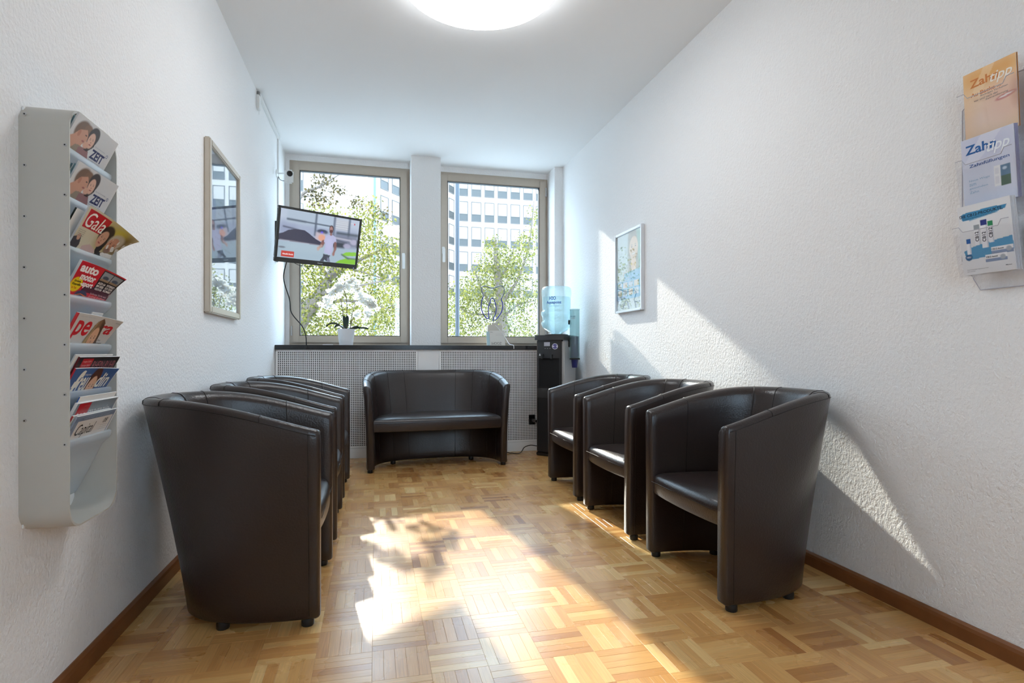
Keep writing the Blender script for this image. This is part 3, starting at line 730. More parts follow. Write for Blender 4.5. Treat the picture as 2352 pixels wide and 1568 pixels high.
# ------------------------------------------------------------------ magazine rack on the left wall
RY0, RY1, RZ0, RZ1, RD = 1.562, 1.818, .487, 1.522, .104
rk = empty('magazine_rack', (XL, RY0, RZ0), 0, 'tall silver-grey wall rack with rounded ends and seven tilted pockets', 'magazine rack')
def loop(w, h, r, n=8):
    o = []
    for cx, cz, a in ((w-r, r, -PI/2), (w-r, h-r, 0), (r, h-r, PI/2), (r, r, PI)):
        for k in range(n+1): t = a+PI/2*k/n; o.append((cx+r*math.cos(t), cz+r*math.sin(t)))
    return o
rw, rh = RY1-RY0, RZ1-RZ0
lo_, li_ = loop(rw, rh, .055), loop(rw, rh, .055)
li_ = [(max(.004, min(rw-.004, a+(.004 if a < rw/2 else -.004)*(1 if abs(a-rw/2) > rw/2-.06 else 0))), max(.004, min(rh-.004, b_+(.004 if b_ < rh/2 else -.004)*(1 if abs(b_-rh/2) > rh/2-.06 else 0)))) for a, b_ in lo_]
v = []; f = []; n = len(lo_)
for pl in ((lo_, .0), (lo_, RD), (li_, RD), (li_, .0)): v += [(pl[1], a, b_) for a, b_ in pl[0]]
for q in range(4):
    for k in range(n): f.append([q*n+k, q*n+(k+1) % n, ((q+1) % 4)*n+(k+1) % n, ((q+1) % 4)*n+k])
mesh('rack_band', v, f, M_RACK, rk, .6)
MB().box((.001, .012, .012), (.004, rw-.012, rh-.012)).build('back_panel', M_WHITE, rk)
LEAN = .47
LIP0, LIPS = 1.417, .1205
def lipz(i): return LIP0-LIPS*i-RZ0
XLIP = .086                                     # lip distance from the wall
for i in range(7):
    zl = lipz(i)
    prof = []
    L_ = .155 if i < 6 else .165
    # outer (front) face from the lip down to the wall, then back up
    pts = [(XLIP, zl), (XLIP-LEAN*.03, zl-.03), (XLIP-LEAN*.09, zl-.09), (XLIP-LEAN*.14, zl-.14), (XLIP-LEAN*L_-.006, zl-L_)]
    back = [(a-.004, b_) for a, b_ in pts[::-1]]
    roll = [(XLIP-.004, zl), (XLIP-.003, zl+.007), (XLIP+.003, zl+.0095), (XLIP+.008, zl+.006), (XLIP+.0085, zl-.002), (XLIP+.004, zl-.012)]
    poly = back[:-1]+roll+pts[1:]
    poly = [(max(a, .006), b_) for a, b_ in poly]
    MB().prism(poly, lambda a, b_, t: (a, t, b_), .007, rw-.010).build('pocket', M_FROST, rk, .7)
for i in range(7):
    for (dx, dz) in ((.0065+.006, 0.0), (.095, 0)):
        zc = (1.505-.018-.1215*i-RZ0) if dx < .05 else (LIP0+.004-LIPS*i-RZ0)
        MB().lathe([(.0042, 0), (.0042, .0008), (.0016, .0012)], 10, Matrix.Translation((dx, -.0002, zc)) @ Matrix.Rotation(PI/2, 4, 'X')).build('screw', M_SCREW, rk, .6)
        MB().lathe([(.0019, .0012), (.0019, .0016), (.0003, .0016)], 8, Matrix.Translation((dx, -.0002, zc)) @ Matrix.Rotation(PI/2, 4, 'X')).build('screw_recess', M_BLACK, rk)

def magazine(pocket, layer, x0, wd, rise, cover, label, curl=(0, 0), shift=0., th_=.004, group=None, spine=(200, 200, 200), lean=LEAN, drop=.105):
    """magazine leaning forward in a pocket: x0 from the near side, rise = how far its top stands above the lip"""
    zl = LIP0-LIPS*pocket
    k = math.sqrt(1+lean*lean); dirn = Vector((lean/k, 0, 1/k)); nrm = Vector((1/k, 0, -lean/k))
    hgt = (rise+drop)*k
    xl = XL+XLIP-.004-layer
    top = Vector((xl+lean*rise, RY0+x0, zl+rise))
    def fn(x, y, o):
        t = max(0, 1-y/.11); a = x/wd
        b_ = curl[0]*a*a*t*t; c = curl[1]*a*a*t
        return top-dirn*(y+c)+Vector((0, x, 0))+nrm*(o+b_)+Vector((0, 0, shift*a))
    nm = 'magazine'
    root = empty(nm, (top.x-lean*(rise+drop), top.y, top.z-rise-drop), 0, label, 'magazine', group)
    inv = Vector(root.location)
    g = lambda x, y, o: fn(x, y, o)-inv
    v = []; f = []; NX, NY = 8, 8
    for o in (0, -th_):
        for j in range(NY+1):
            for i in range(NX+1): v.append(g(wd*i/NX, hgt*(j/NY)**1.4, o))
    q = (NX+1)*(NY+1); I = lambda i, j, s: s*q+j*(NX+1)+i
    for j in range(NY):
        for i in range(NX): f.append([I(i, j, 0), I(i, j+1, 0), I(i+1, j+1, 0), I(i+1, j, 0)]); f.append([I(i, j, 1), I(i+1, j, 1), I(i+1, j+1, 1), I(i, j+1, 1)])
    for i in range(NX): f.append([I(i, 0, 0), I(i+1, 0, 0), I(i+1, 0, 1), I(i, 0, 1)]); f.append([I(i, NY, 1), I(i+1, NY, 1), I(i+1, NY, 0), I(i, NY, 0)])
    for j in range(NY): f.append([I(NX, j, 0), I(NX, j+1, 0), I(NX, j+1, 1), I(NX, j, 1)])
    mesh('pages', v, f, M_PAPER, root)
    sp = [g(0, hgt*(j/NY)**1.4, o) for j in range(NY+1) for o in (.0002, -th_)]
    mesh('spine', sp, [[2*j, 2*j+1, 2*j+3, 2*j+2] for j in range(NY)], ink(spine), root)
    if cover:
        VH = min(.125, hgt)
        cover(g, root, VH)
    return root

def cov_couple(g, r, VH):
    p = Paint(.21, VH, .0016, (214, 212, 212)); p.rect(.09, .0, .21, .06, (206, 205, 206), .8, .03)
    p.poly([(.0, .125), (.0, .085), (.02, .07), (.05, .06), (.08, .07), (.1, .09), (.1, .125)], (150, 132, 112)); p.poly([(.06, .07), (.1, .06), (.118, .085), (.12, .125), (.06, .125)], (150, 104, 104))
    p.ell(.047, .035, .033, .03, (120, 90, 70), soft=.2); p.ell(.066, .022, .018, .014, (132, 98, 74), soft=.3)
    p.poly([(.034, .032), (.062, .022), (.076, .034), (.079, .047), (.07, .055), (.066, .066), (.045, .068), (.03, .085), (.01, .09), (.005, .06), (.02, .05)], (204, 150, 124)); p.ell(.037, .04, .006, .009, (186, 126, 102)); p.ell(.067, .036, .004, .002, (70, 50, 46)); p.ell(.066, .053, .007, .002, (160, 90, 84))
    p.ell(.098, .026, .024, .024, (52, 34, 36), soft=.15); p.poly([(.075, .03), (.12, .02), (.118, .05), (.1, .07), (.085, .07)], (52, 34, 36)); p.face(.096, .04, .0155, .021, -.15, skin=(222, 178, 156)); p.ell(.083, .057, .012, .009, (216, 166, 142), soft=.3)
    p.build('cover', g, M_PRINT, r)
    lettering('title_lettering', 'ZEIT', (.119, .053, .185, .0785), g, ink((30, 36, 92)), r, bold=.035)
    lettering('title_mark', 'o', (.187, .045, .197, .055), g, ink((96, 112, 150)), r)
    lettering('small_lettering', 'Sprechstunde', (.122, .043, .176, .0475), g, ink((150, 152, 165)), r)
    lettering('small_lettering', 'Das Magazin der Praxis', (.12, .081, .182, .0845), g, ink((110, 114, 140)), r)
def cov_gala(g, r, VH):
    p = Paint(.225, VH, .0016, (206, 196, 170)); p.rect(.1, 0, .225, .1, (168, 150, 72), .9, .04); p.ell(.17, .03, .03, .03, (196, 180, 70), .9, soft=.8); p.rect(.19, .01, .225, .1, (110, 84, 50), .8, .03)
    p.rect(.01, .006, .112, .056, (192, 18, 34))
    p.poly([(.0, .085), (.03, .075), (.04, .1), (.03, .125), (0, .125)], (60, 56, 62)); p.ell(.022, .082, .008, .009, (196, 152, 130))
    p.poly([(.05, .125), (.055, .1), (.085, .09), (.12, .1), (.13, .125)], (196, 166, 160)); p.ell(.128, .052, .03, .036, (36, 24, 26), soft=.15); p.poly([(.12, .05), (.155, .05), (.15, .09), (.135, .12), (.12, .1)], (32, 24, 26)); p.face(.122, .062, .019, .027, .25, skin=(206, 158, 132))
    p.ell(.182, .052, .03, .03, (196, 186, 168), soft=.3); p.face(.177, .066, .022, .03, .1, skin=(204, 150, 124)); p.ell(.174, .088, .016, .012, (120, 100, 90), .8, soft=.5)
    p.poly([(.13, .125), (.145, .1), (.175, .098), (.2, .1), (.215, .125)], (44, 48, 54)); p.poly([(.168, .1), (.182, .1), (.176, .118)], (200, 150, 126))
    p.build('cover', g, M_PRINT, r)
    lettering('title_lettering', 'Gala', (.016, .011, .104, .052), g, ink((236, 232, 220)), r, shear=.25, bold=.005)
    for k in range(4): lettering('small_lettering', 'Exklusiv Star', (.008, .062+.005*k, .04, .0645+.005*k), g, ink((110, 104, 96)), r)
def cov_auto(g, r, VH):
    p = Paint(.21, VH, .0016, (206, 22, 44)); p.rect(.112, .004, .21, .062, (36, 34, 44)); p.poly([(.07, .062), (.21, .05), (.21, .085), (.06, .075)], (48, 40, 60), .9)
    for x in (.117, .163): p.rect(x, .008, x+.042, .034, (150, 158, 166)); p.ell(x+.02, .024, .014, .006, (70, 84, 104), soft=.4); p.rect(x, .028, x+.042, .034, (156, 130, 104))
    p.ell(.027, .062, .026, .02, (240, 206, 20), soft=.06)
    p.ell(.072, .088, .03, .014, (56, 66, 100), soft=.2); p.poly([(.03, .105), (.04, .09), (.07, .083), (.1, .088), (.104, .1), (.09, .112), (.04, .116)], (226, 110, 30)); p.poly([(.045, .092), (.07, .085), (.09, .09), (.085, .095)], (60, 70, 100))
    for x in (.048, .086): p.ell(x, .11, .008, .008, (30, 30, 34)); p.ell(x, .11, .004, .004, (150, 150, 150))
    p.ell(.14, .125, .035, .017, (52, 74, 130), soft=.2); p.ell(.13, .12, .012, .008, (190, 204, 224), soft=.4)
    p.build('cover', g, M_PRINT, r); W = ink((240, 234, 230))
    lettering('title_lettering', 'auto', (.01, .006, .094, .028), g, W, r, bold=.045)
    lettering('title_lettering', 'motor', (.028, .030, .1, .048), g, W, r, bold=.045)
    lettering('title_lettering', '-sport', (.045, .050, .103, .068), g, W, r, bold=.04)
    lettering('badge_lettering', 'Die besten', (.012, .05, .042, .056), g, ink((40, 34, 20)), r, bold=.02); lettering('badge_lettering', 'Winterreifen', (.007, .058, .048, .065), g, ink((40, 34, 20)), r, bold=.02); lettering('badge_lettering', 'im Test', (.014, .068, .036, .074), g, ink((206, 90, 30)), r, bold=.02)
    for k, t in enumerate(('AUDI A4', 'BMW DREIER', 'VOLVO S60')): lettering('headline_lettering', t, (.118, .039+.009*k, .155, .046+.009*k), g, W, r, bold=.03)
    for k, t in enumerate(('HYBRID', 'SUV ODER', 'KOMBI?')): lettering('headline_lettering', t, (.163, .038+.009*k, .203, .045+.009*k), g, W, r, bold=.03)
    for k, t in enumerate(('Sind die neuen', 'gut genug?')): lettering('small_lettering', t, (.112, .074+.008*k, .15, .08+.008*k), g, ink((244, 190, 196)), r); lettering('small_lettering', t, (.155, .074+.008*k, .2, .08+.008*k), g, ink((244, 190, 196)), r)
def cov_petra(g, r, VH):
    p = Paint(.215, VH, .0016, (206, 200, 194)); p.rect(0, 0, .008, .05, (206, 40, 50)); p.rect(0, .05, .008, .125, (226, 224, 222))
    p.build('cover', g, M_PRINT, r); R_ = ink((204, 18, 36))
    lettering('title_lettering', 'pe', (.016, .018, .092, .078), g, R_, r, shear=.12, bold=.02); lettering('title_lettering', 'tra', (.105, .016, .2, .05), g, R_, r, shear=.12, bold=.02, off=.0004)
    q = Paint(.085, VH-.004, .0016, (206, 200, 194)); q2 = q
    pts = [(.02, .0), (.05, -.004), (.07, .006), (.08, .05), (.078, .121), (.005, .121), (.0, .1), (.008, .05)]
    # portrait sits over the letters: an own sheet cut to the head
    p2 = Paint(.09, .12, .0016, (150, 118, 84)); p2.rect(0, 0, .09, .12, (140, 106, 76)); p2.rect(.0, .05, .025, .12, (188, 160, 112), .7, .02); p2.line(.03, .01, .012, .12, .006, (196, 170, 124), .6); p2.line(.05, .0, .07, .1, .012, (88, 60, 42), .8, .01); p2.line(.06, .02, .085, .12, .014, (78, 50, 38), .8, .01)
    p2.face(.046, .064, .019, .036, -.05, skin=(224, 172, 138), lips=(196, 92, 84)); p2.rect(.03, .105, .055, .12, (222, 160, 120))
    hm = [(.02, .12), (.0, .12), (.012, .06), (.028, .012), (.046, .0), (.062, .012), (.075, .06), (.088, .12)]
    v = []; f = []; n = p2.nx; idx = {}; cols = []
    def inside(x, y):
        m = False
        for i in range(len(hm)):
            (x0, y0), (x1, y1) = hm[i], hm[(i+1) % len(hm)]
            if (y0 > y) != (y1 > y) and x < (x1-x0)*(y-y0)/(y1-y0)+x0: m = not m
        return m
    for j in range(p2.ny):
        for i in range(p2.nx):
            if not inside(p2.X[j, i]+.0008, p2.Y[j, i]+.0008): continue
            fc = []
            for a, b_ in ((0, 0), (0, 1), (1, 1), (1, 0)):
                k = (i+a, j+b_)
                if k not in idx: idx[k] = len(v); v.append(g(.082+p2.X[k[1], k[0]], .004+p2.Y[k[1], k[0]], .0011)); cols.append((*p2.C[k[1], k[0]], 1))
                fc.append(idx[k])
            f.append(fc)
    me = bpy.data.meshes.new('portrait'); me.from_pydata(v, [], f); me.update(); at_ = me.attributes.new('print', 'FLOAT_COLOR', 'POINT'); at_.data.foreach_set('color', np.array(cols, np.float32).ravel()); finish('cover_portrait', me, M_PRINT, r, 3.14)
    lettering('number_lettering', '73', (.006, .088, .026, .108), g, ink((224, 96, 30)), r, bold=.04)
    lettering('small_lettering', 'Best', (.163, .066, .178, .072), g, ink((60, 56, 56)), r); lettering('headline_lettering', 'Runway', (.16, .075, .192, .083), g, ink((40, 38, 38)), r, bold=.02); lettering('small_lettering', 'die Looks', (.163, .089, .185, .094), g, ink((190, 60, 70)), r)
    lettering('small_lettering', 'JEDEN MONAT NEUES WISSEN', (.02, .006, .09, .009), g, ink((176, 172, 170)), r); lettering('small_lettering', 'petra.de', (.19, .008, .21, .012), g, ink((60, 60, 60)), r)
def cov_rhein(g, r, VH):
    p = Paint(.22, VH, .0018, (34, 30, 34)); p.rect(0, 0, .008, VH, (60, 24, 30)); p.rect(.02, .004, .075, .055, (186, 24, 36)); p.ell(.15, .08, .06, .04, (70, 44, 54), .8, soft=.6); p.build('cover', g, M_PRINT, r)
    lettering('title_lettering', 'RHEIN-RUHR', (.083, .012, .208, .036), g, ink((206, 120, 130)), r, bold=-.012); lettering('title_lettering', 'MAGAZIN', (.083, .040, .2, .058), g, ink((196, 110, 122)), r, bold=-.012)
    for k, t in enumerate(('Ausgabe 2/2019', 'Sommer 2019', 'vielfaeltig erleben', 'VON 2019-2020')): lettering('small_lettering', t, (.026, .01+.011*k, .066, .016+.011*k), g, ink((244, 200, 200)), r)
def cov_freundin(g, r, VH):
    p = Paint(.215, VH, .0016, (62, 94, 150)); p.rect(.0, .0, .09, VH, (72, 106, 160), .7, .05)
    p.ell(.118, .045, .028, .05, (84, 50, 40), rot=.1, soft=.15); p.poly([(.1, .05), (.14, .04), (.152, .125), (.09, .125)], (74, 44, 38))
    C_ = ink((232, 228, 214)); p.face(.119, .058, .02, .034, .08, skin=(226, 178, 146), lips=(190, 84, 84)); p.rect(.165, .075, .19, .087, (170, 172, 170)); p.build('cover', g, M_PRINT, r)
    lettering('title_lettering', 'f', (.018, .006, .058, .1), g, C_, r, shear=.3, bold=.03); lettering('title_lettering', 'reu', (.045, .026, .095, .066), g, C_, r, shear=.2, bold=.02); lettering('title_lettering', 'din', (.138, .014, .198, .058), g, C_, r, shear=.2, bold=.02)
    lettering('small_lettering', 'Nachhaltig leben', (.05, .016, .09, .022), g, C_, r); lettering('small_lettering', 'xxx', (.166, .077, .189, .085), g, ink((70, 74, 80)), r)
def cov_top(g, r, VH):
    p = Paint(.215, VH, .002, (120, 132, 144)); p.rect(.0, .0, .215, .03, (134, 146, 156), soft=.03); p.rect(.012, .002, .072, .04, (176, 14, 30)); p.build('cover', g, M_PRINT, r)
    lettering('title_lettering', 'top', (.018, .026, .068, .056), g, ink((232, 228, 222)), r, shear=.1); lettering('title_lettering', 'magazin', (.074, .018, .19, .046), g, ink((206, 208, 206)), r, shear=.15)
    lettering('small_lettering', 'RUHR | 2019', (.04, .008, .066, .012), g, ink((214, 120, 120)), r)
def cov_capital(g, r, VH):
    p = Paint(.21, VH, .0018, (132, 146, 166)); p.rect(0, .006, .21, .018, (112, 126, 148)); p.rect(.018, .016, .204, .084, (216, 210, 204)); p.rect(0, .088, .21, VH, (62, 76, 114)); p.build('cover', g, M_PRINT, r)
    lettering('title_lettering', 'Capital', (.03, .026, .122, .066), g, ink((22, 20, 24)), r, shear=.22); lettering('issue_lettering', '08', (.162, .022, .184, .036), g, ink((60, 58, 60)), r, shear=.2)
    lettering('headline_lettering', 'STURM', (.02, .097, .1, .112), g, ink((196, 204, 220)), r, bold=.03)
    for k in range(3): lettering('small_lettering', 'Das Wirtschaftsmagazin', (.155, .041+.006*k, .195, .0435+.006*k), g, ink((110, 106, 104)), r)
    lettering('small_lettering', 'DIE WELT DER WIRTSCHAFT', (.02, .075, .1, .0785), g, ink((120, 114, 110)), r); lettering('small_lettering', 'WIRTSCHAFT IST GESELLSCHAFT', (.04, .008, .18, .013), g, ink((182, 192, 206)), r); lettering('small_lettering', 'f', (.158, .066, .163, .074), g, ink((40, 40, 40)), r)

for pk, rs in ((0, .090), (1, .092)):
    rowname = ('topmost', 'second')[pk]
    for k in (3, 2, 1):
        magazine(pk, .008+.0055*k, .020-.003*k+.004, .19, rs-.004-.001*k, None, 'plain-edged magazine standing behind the couple cover in the %s rack pocket' % rowname, group='magazines hidden behind the front copy, %s pocket' % rowname, spine=((120, 150, 156), (90, 120, 128), (160, 180, 184))[k-1])
    magazine(pk, .005, .014, .213, rs, cov_couple, ('grey magazine with a couple on its cover in the topmost rack pocket', 'grey magazine with a couple on its cover in the second rack pocket from the top')[pk])
magazine(2, .014, .014, .07, .098, None, 'dark green-black booklet behind the red-titled celebrity magazine', spine=(20, 32, 30))
magazine(2, .0, .034, .222, .110, cov_gala, 'celebrity magazine with red title box and drooping corner, third pocket', curl=(.042, .030))
magazine(3, .003, .022, .208, .092, cov_auto, 'red car magazine with yellow round badge and an orange car', curl=(.022, .012), th_=.006)
magazine(4, .006, .018, .214, .083, cov_petra, 'pale magazine with big red title and a long-haired woman', curl=(.018, .004), spine=(214, 60, 66))
magazine(4, .014, .1, .06, .090, None, 'slim white sheet sticking up behind the pale women\'s magazine', th_=.002, spine=(220, 220, 220))
magazine(5, .020, .020, .2, .100, None, 'thin grey booklet behind the black regional magazine', th_=.003)
magazine(5, .014, .034, .222, .094, cov_rhein, 'black magazine with red box and outlined pink lettering', spine=(96, 26, 34))
magazine(5, .004, .022, .218, .066, cov_freundin, 'blue magazine with cream title letters and a smiling woman', curl=(.010, .002), spine=(196, 50, 66))
magazine(6, .023, .03, .2, .116, None, 'bright blue folder at the back of the lowest pocket', th_=.002, spine=(30, 90, 170))
magazine(6, .0145, .018, .222, .100, cov_top, 'slate-grey glossy magazine with a red box, lowest pocket', spine=(222, 218, 214), th_=.007)
magazine(6, .009, .016, .2, .070, None, 'thin magazine with a red and white spine in the lowest pocket', spine=(190, 70, 70))
magazine(6, .001, .020, .216, .068, cov_capital, 'business magazine with white title panel and black italic title, front of the lowest pocket', spine=(150, 160, 176))

# ------------------------------------------------------------------ clear leaflet holder on the right wall
hd = empty('leaflet_holder', (XR, 1.395, 1.115), 0, 'clear acrylic wall holder for leaflets at the right edge', 'leaflet holder')
# plate outline in (along -Y, up): chamfered corners
PLW, PLH = .42, .715
out = [(0, .10), (.055, 0), (PLW-.055, 0), (PLW, .10), (PLW, PLH-.13), (PLW-.055, PLH-.09), (.055, PLH-.085), (0, PLH-.135)]
HF = lambda a, b_, t: Vector((-t, -a, b_))
MB().prism(out, HF, .004, .0075).build('back_plate', M_CLEAR, hd)
MB().tube([HF(a, b_, .006) for a, b_ in out], .0016, 5, closed=True).build('plate_edge', M_CLEAREDGE, hd, 3.14)
for b_ in (.075, .095, .545, .565): MB().lathe([(.003, 0), (.003, .002), (.001, .003)], 10, Matrix.Translation(HF(.014, b_, .0075)) @ Matrix.Rotation(-PI/2, 4, 'Y')).build('screw', M_SCREW, hd)
TOPS = (1.783, 1.578, 1.370)
XT = (1.785, 1.776, 1.762); 
for col_ in range(2):
    for i, zt in enumerate(TOPS):
        z0 = zt-.215-1.115; a0 = .032+col_*.185; a1 = a0+.16
        xb, xt = XR-1.80+.004*i, XR-XT[i]+.012
        m = MB(); fh = .15
        # front sheet with a finger cut, two sides, floor
        fs = [(a0, z0), (a1, z0), (a1, z0+fh), (a1-.02, z0+fh), (a1-.03, z0+fh-.016), (a0+.03, z0+fh-.016), (a0+.02, z0+fh), (a0, z0+fh)]
        m.prism(fs, lambda a, b_, t: HF(a, b_, xb+.012+(xt-xb)*(b_-z0)/.2+t), 0, .002)
        m.build('pocket_front', M_CLEAR, hd)
        MB().tube([HF(a, b_, xb+.0135+(xt-xb)*(b_-z0)/.2) for a, b_ in fs[2:]], .0011, 5).build('pocket_edge', M_CLEAREDGE, hd, 3.14)
        MB().prism([(a0, z0-.002), (a1, z0-.002), (a1, z0), (a0, z0)], HF, .0075, xb+.013).build('pocket_floor', M_CLEAR, hd)
        for a in (a0, a1-.002): MB().prism([(.0075, z0), (xb+.0125, z0), (xb+.0125+(xt-xb)*.6, z0+.13), (.0075, z0+.13)], lambda q, b_, t: HF(t, b_, q), a, a+.002).build('pocket_side', M_CLEAR, hd)
def leaflet(i, layer, paint, label, group=None, edge=(220, 220, 222), dy=0.):
    wd, ht = .148, .21
    zt = TOPS[i]; xb, xt = 1.80-.004*i-.003, XT[i]
    base = Vector((xb+layer, 1.358-dy, zt-ht)); top = Vector((xt+layer, 1.358-dy, zt))
    root = empty('leaflet', base, 0, label, 'leaflet', group)
    def g(x, y, o): q = 1-y/ht; return Vector(((xt-xb)*q-o, -x, ht*q))
    MB().prism([(0, 0), (wd, 0), (wd, ht), (0, ht)], lambda a, b_, t: g(a, b_, -t), 0, .0012).build('sheet', ink(edge), root)
    if paint: paint(g, root, wd, ht)
def pf_orange(g, r, w, h):
    p = Paint(w, h, .0022, (238, 196, 140)); p.rect(0, 0, w, h*.2, (228, 160, 70), .85, .05); p.poly([(w*.4, 0), (w*.62, 0), (w*.3, h*.4), (w*.08, h*.42)], (246, 214, 166), .5); p.rect(0, h*.42, w, h, (240, 214, 196), .95, .1); p.ell(w*.85, h*.55, w*.4, h*.28, (238, 196, 172), .8, soft=.8); p.ell(w*.8, h*.52, w*.2, h*.035, (206, 130, 120), rot=-.12, soft=.3); p.ell(w*.8, h*.515, w*.14, h*.012, (244, 232, 226), rot=-.12, soft=.3); p.ell(w*.98, h*.5, w*.1, h*.2, (196, 140, 110), .5, soft=.9)
    p.build('front_print', g, M_PRINT, r)
    lettering('title_lettering', 'Zahn', (w*.13, h*.115, w*.68, h*.235), g, ink((206, 116, 26)), r, bold=.02); lettering('title_script', 'tipp', (w*.52, h*.13, w*.93, h*.30), g, ink((250, 240, 226)), r, shear=.3, bold=.01, off=.001)
    lettering('headline_lettering', 'Au Backe ...', (w*.14, h*.31, w*.72, h*.365), g, ink((204, 112, 40)), r, bold=.02)
    for k, t in enumerate(('Richtiges Verhalten', 'vor und nach der', 'Zahnentfernung')): lettering('small_lettering', t, (w*(.33, .2, .42)[k], h*(.375+.04*k), w*(.84, .66, .84)[k], h*(.405+.04*k)), g, ink((130, 110, 100)), r, bold=.01)
def pf_blue(g, r, w, h):
    p = Paint(w, h, .0022, (216, 218, 232)); p.rect(0, 0, w, h*.35, (188, 190, 220), .8, .1); p.poly([(w*.4, 0), (w*.8, 0), (w*.2, h*.45), (0, h*.4)], (226, 226, 238), .6); p.rect(0, h*.5, w, h, (214, 222, 236), .8, .2)
    p.rect(w*.6, h*.5, w*.72, h*.78, (236, 236, 238)); p.rect(w*.72, h*.51, w*.9, h*.79, (86, 120, 150)); p.rect(w*.72, h*.66, w*.9, h*.79, (66, 96, 74)); p.ell(w*.8, h*.56, w*.04, h*.02, (210, 224, 236), .8, soft=.5); p.rect(w*.62, h*.53, w*.70, h*.62, (222, 222, 228)); p.rect(w*.62, h*.65, w*.70, h*.75, (222, 222, 228))
    p.build('front_print', g, M_PRINT, r)
    lettering('title_lettering', 'Zahn', (w*.08, h*.10, w*.68, h*.235), g, ink((24, 92, 160)), r, bold=.025); lettering('title_script', 'tipp', (w*.5, h*.13, w*.92, h*.32), g, ink((240, 244, 250)), r, shear=.3, bold=.01, off=.001)
    lettering('headline_lettering', 'Zahnfüllungen', (w*.14, h*.38, w*.9, h*.44), g, ink((30, 78, 148)), r, bold=.015)
    for k, t in enumerate(('Neue Wege', 'zum', 'gesunden', 'Zahn')): lettering('small_lettering', t, (w*.12, h*(.6+.055*k), w*(.12+.045*len(t)), h*(.635+.055*k)), g, ink((150, 180, 206)), r, bold=.01)
def pf_products(g, r, w, h):
    p = Paint(w, h, .0018, (230, 230, 232)); p.poly([(w*.05, h*.13), (w*.1, h*.105), (w*.6, h*.09), (w*.93, h*.10), (w*.9, h*.15), (w*.5, h*.2), (w*.08, h*.215)], (60, 140, 186)); p.line(w*.22, h*.22, w*.75, h*.175, .003, (110, 170, 204), .8)
    p.poly([(w*.05, h*.65), (w*.25, h*.6), (w*.6, h*.56), (w*.98, h*.53), (w, h*.72), (w*.6, h*.76), (w*.1, h*.79)], (88, 156, 198)); p.ell(w*.14, h*.745, w*.07, h*.05, (52, 104, 150), soft=.1)
    for x, y0, y1, wd_, cp in ((.285, .30, .58, .11, (150, 156, 160)), (.42, .25, .64, .12, (40, 52, 130)), (.55, .28, .58, .10, (40, 140, 92)), (.12, .48, .7, .08, (40, 100, 170))):
        p.rect(w*x, h*y0, w*(x+wd_), h*y1, (240, 240, 244)); p.rect(w*x, h*y0, w*(x+wd_), h*(y0+.07), cp); p.rect(w*(x+wd_-.02), h*(y0+.07), w*(x+wd_), h*y1, (196, 200, 210), .8)
    for x, y in ((.58, .65), (.46, .75)): p.rect(w*x, h*y, w*(x+.4), h*(y+.1), (244, 244, 246)); p.rect(w*x, h*(y+.055), w*(x+.4), h*(y+.1), (120, 140, 176), .9); p.ell(w*(x+.32), h*(y+.05), w*.05, h*.035, (176, 182, 190), soft=.3)
    p.build('front_print', g, M_PRINT, r)
    lettering('title_lettering', 'DIE CB12-PRODUKTE.', (w*.03, h*.12, w*.86, h*.162), g, ink((20, 30, 50)), r, bold=.015, rot=-.03); lettering('small_lettering', 'Erhältlich in Apotheken und Drogeriemärkten', (w*.1, h*.178, w*.72, h*.195), g, ink((40, 60, 90)), r, rot=-.03)
    for x, y in ((.32, .46), (.455, .48), (.585, .44)): lettering('bottle_lettering', 'CB12', (w*(x-.085), h*(y-.02), w*(x+.115), h*(y+.03)), g, ink((30, 36, 50)), r, bold=.02, rot=-PI/2)
    for x, y in ((.59, .668), (.47, .768)): lettering('box_lettering', 'CB12 boost', (w*x, h*y, w*(x+.22), h*(y+.025)), g, ink((40, 44, 60)), r, bold=.02)
    lettering('badge_lettering', 'NEU', (w*.1, h*.733, w*.18, h*.757), g, ink((236, 240, 246)), r, bold=.02); lettering('maker_name', 'Mylan', (w*.82, h*.915, w*.93, h*.935), g, ink((60, 60, 66)), r, bold=.01); lettering('small_lettering', 'Zuverlässig langer angenehmer Atem', (w*.08, h*.92, w*.5, h*.935), g, ink((100, 104, 110)), r); lettering('small_lettering', 'www.cb12.de', (w*.08, h*.945, w*.24, h*.957), g, ink((120, 124, 130)), r)
for i, (pf, lb, nm, n_, ec) in enumerate(((pf_orange, 'orange leaflet about tooth removal with a mouth, top tier of the clear holder', 'top', 2, (196, 130, 60)), (pf_blue, 'lilac-blue leaflet with a white door, middle tier of the clear holder', 'middle', 4, (170, 168, 196)), (pf_products, 'white product leaflet with bottles and a blue brush stroke, bottom tier', 'bottom', 5, (224, 224, 226)))):
    leaflet(i, 0, pf, lb)
    for k in range(1, n_): leaflet(i, .0026*k, None, 'plain leaflet copy behind the front one in the %s tier of the clear holder' % nm, 'spare leaflets in the %s tier' % nm, ec, .0016*k)

# ------------------------------------------------------------------ water cooler in the right corner
CX, CY, CR = 1.592, 4.812, -math.radians(43)
wc = empty('water_cooler', (CX, CY, 0), CR, 'free-standing dark grey water cooler in the corner by the window', 'water cooler')
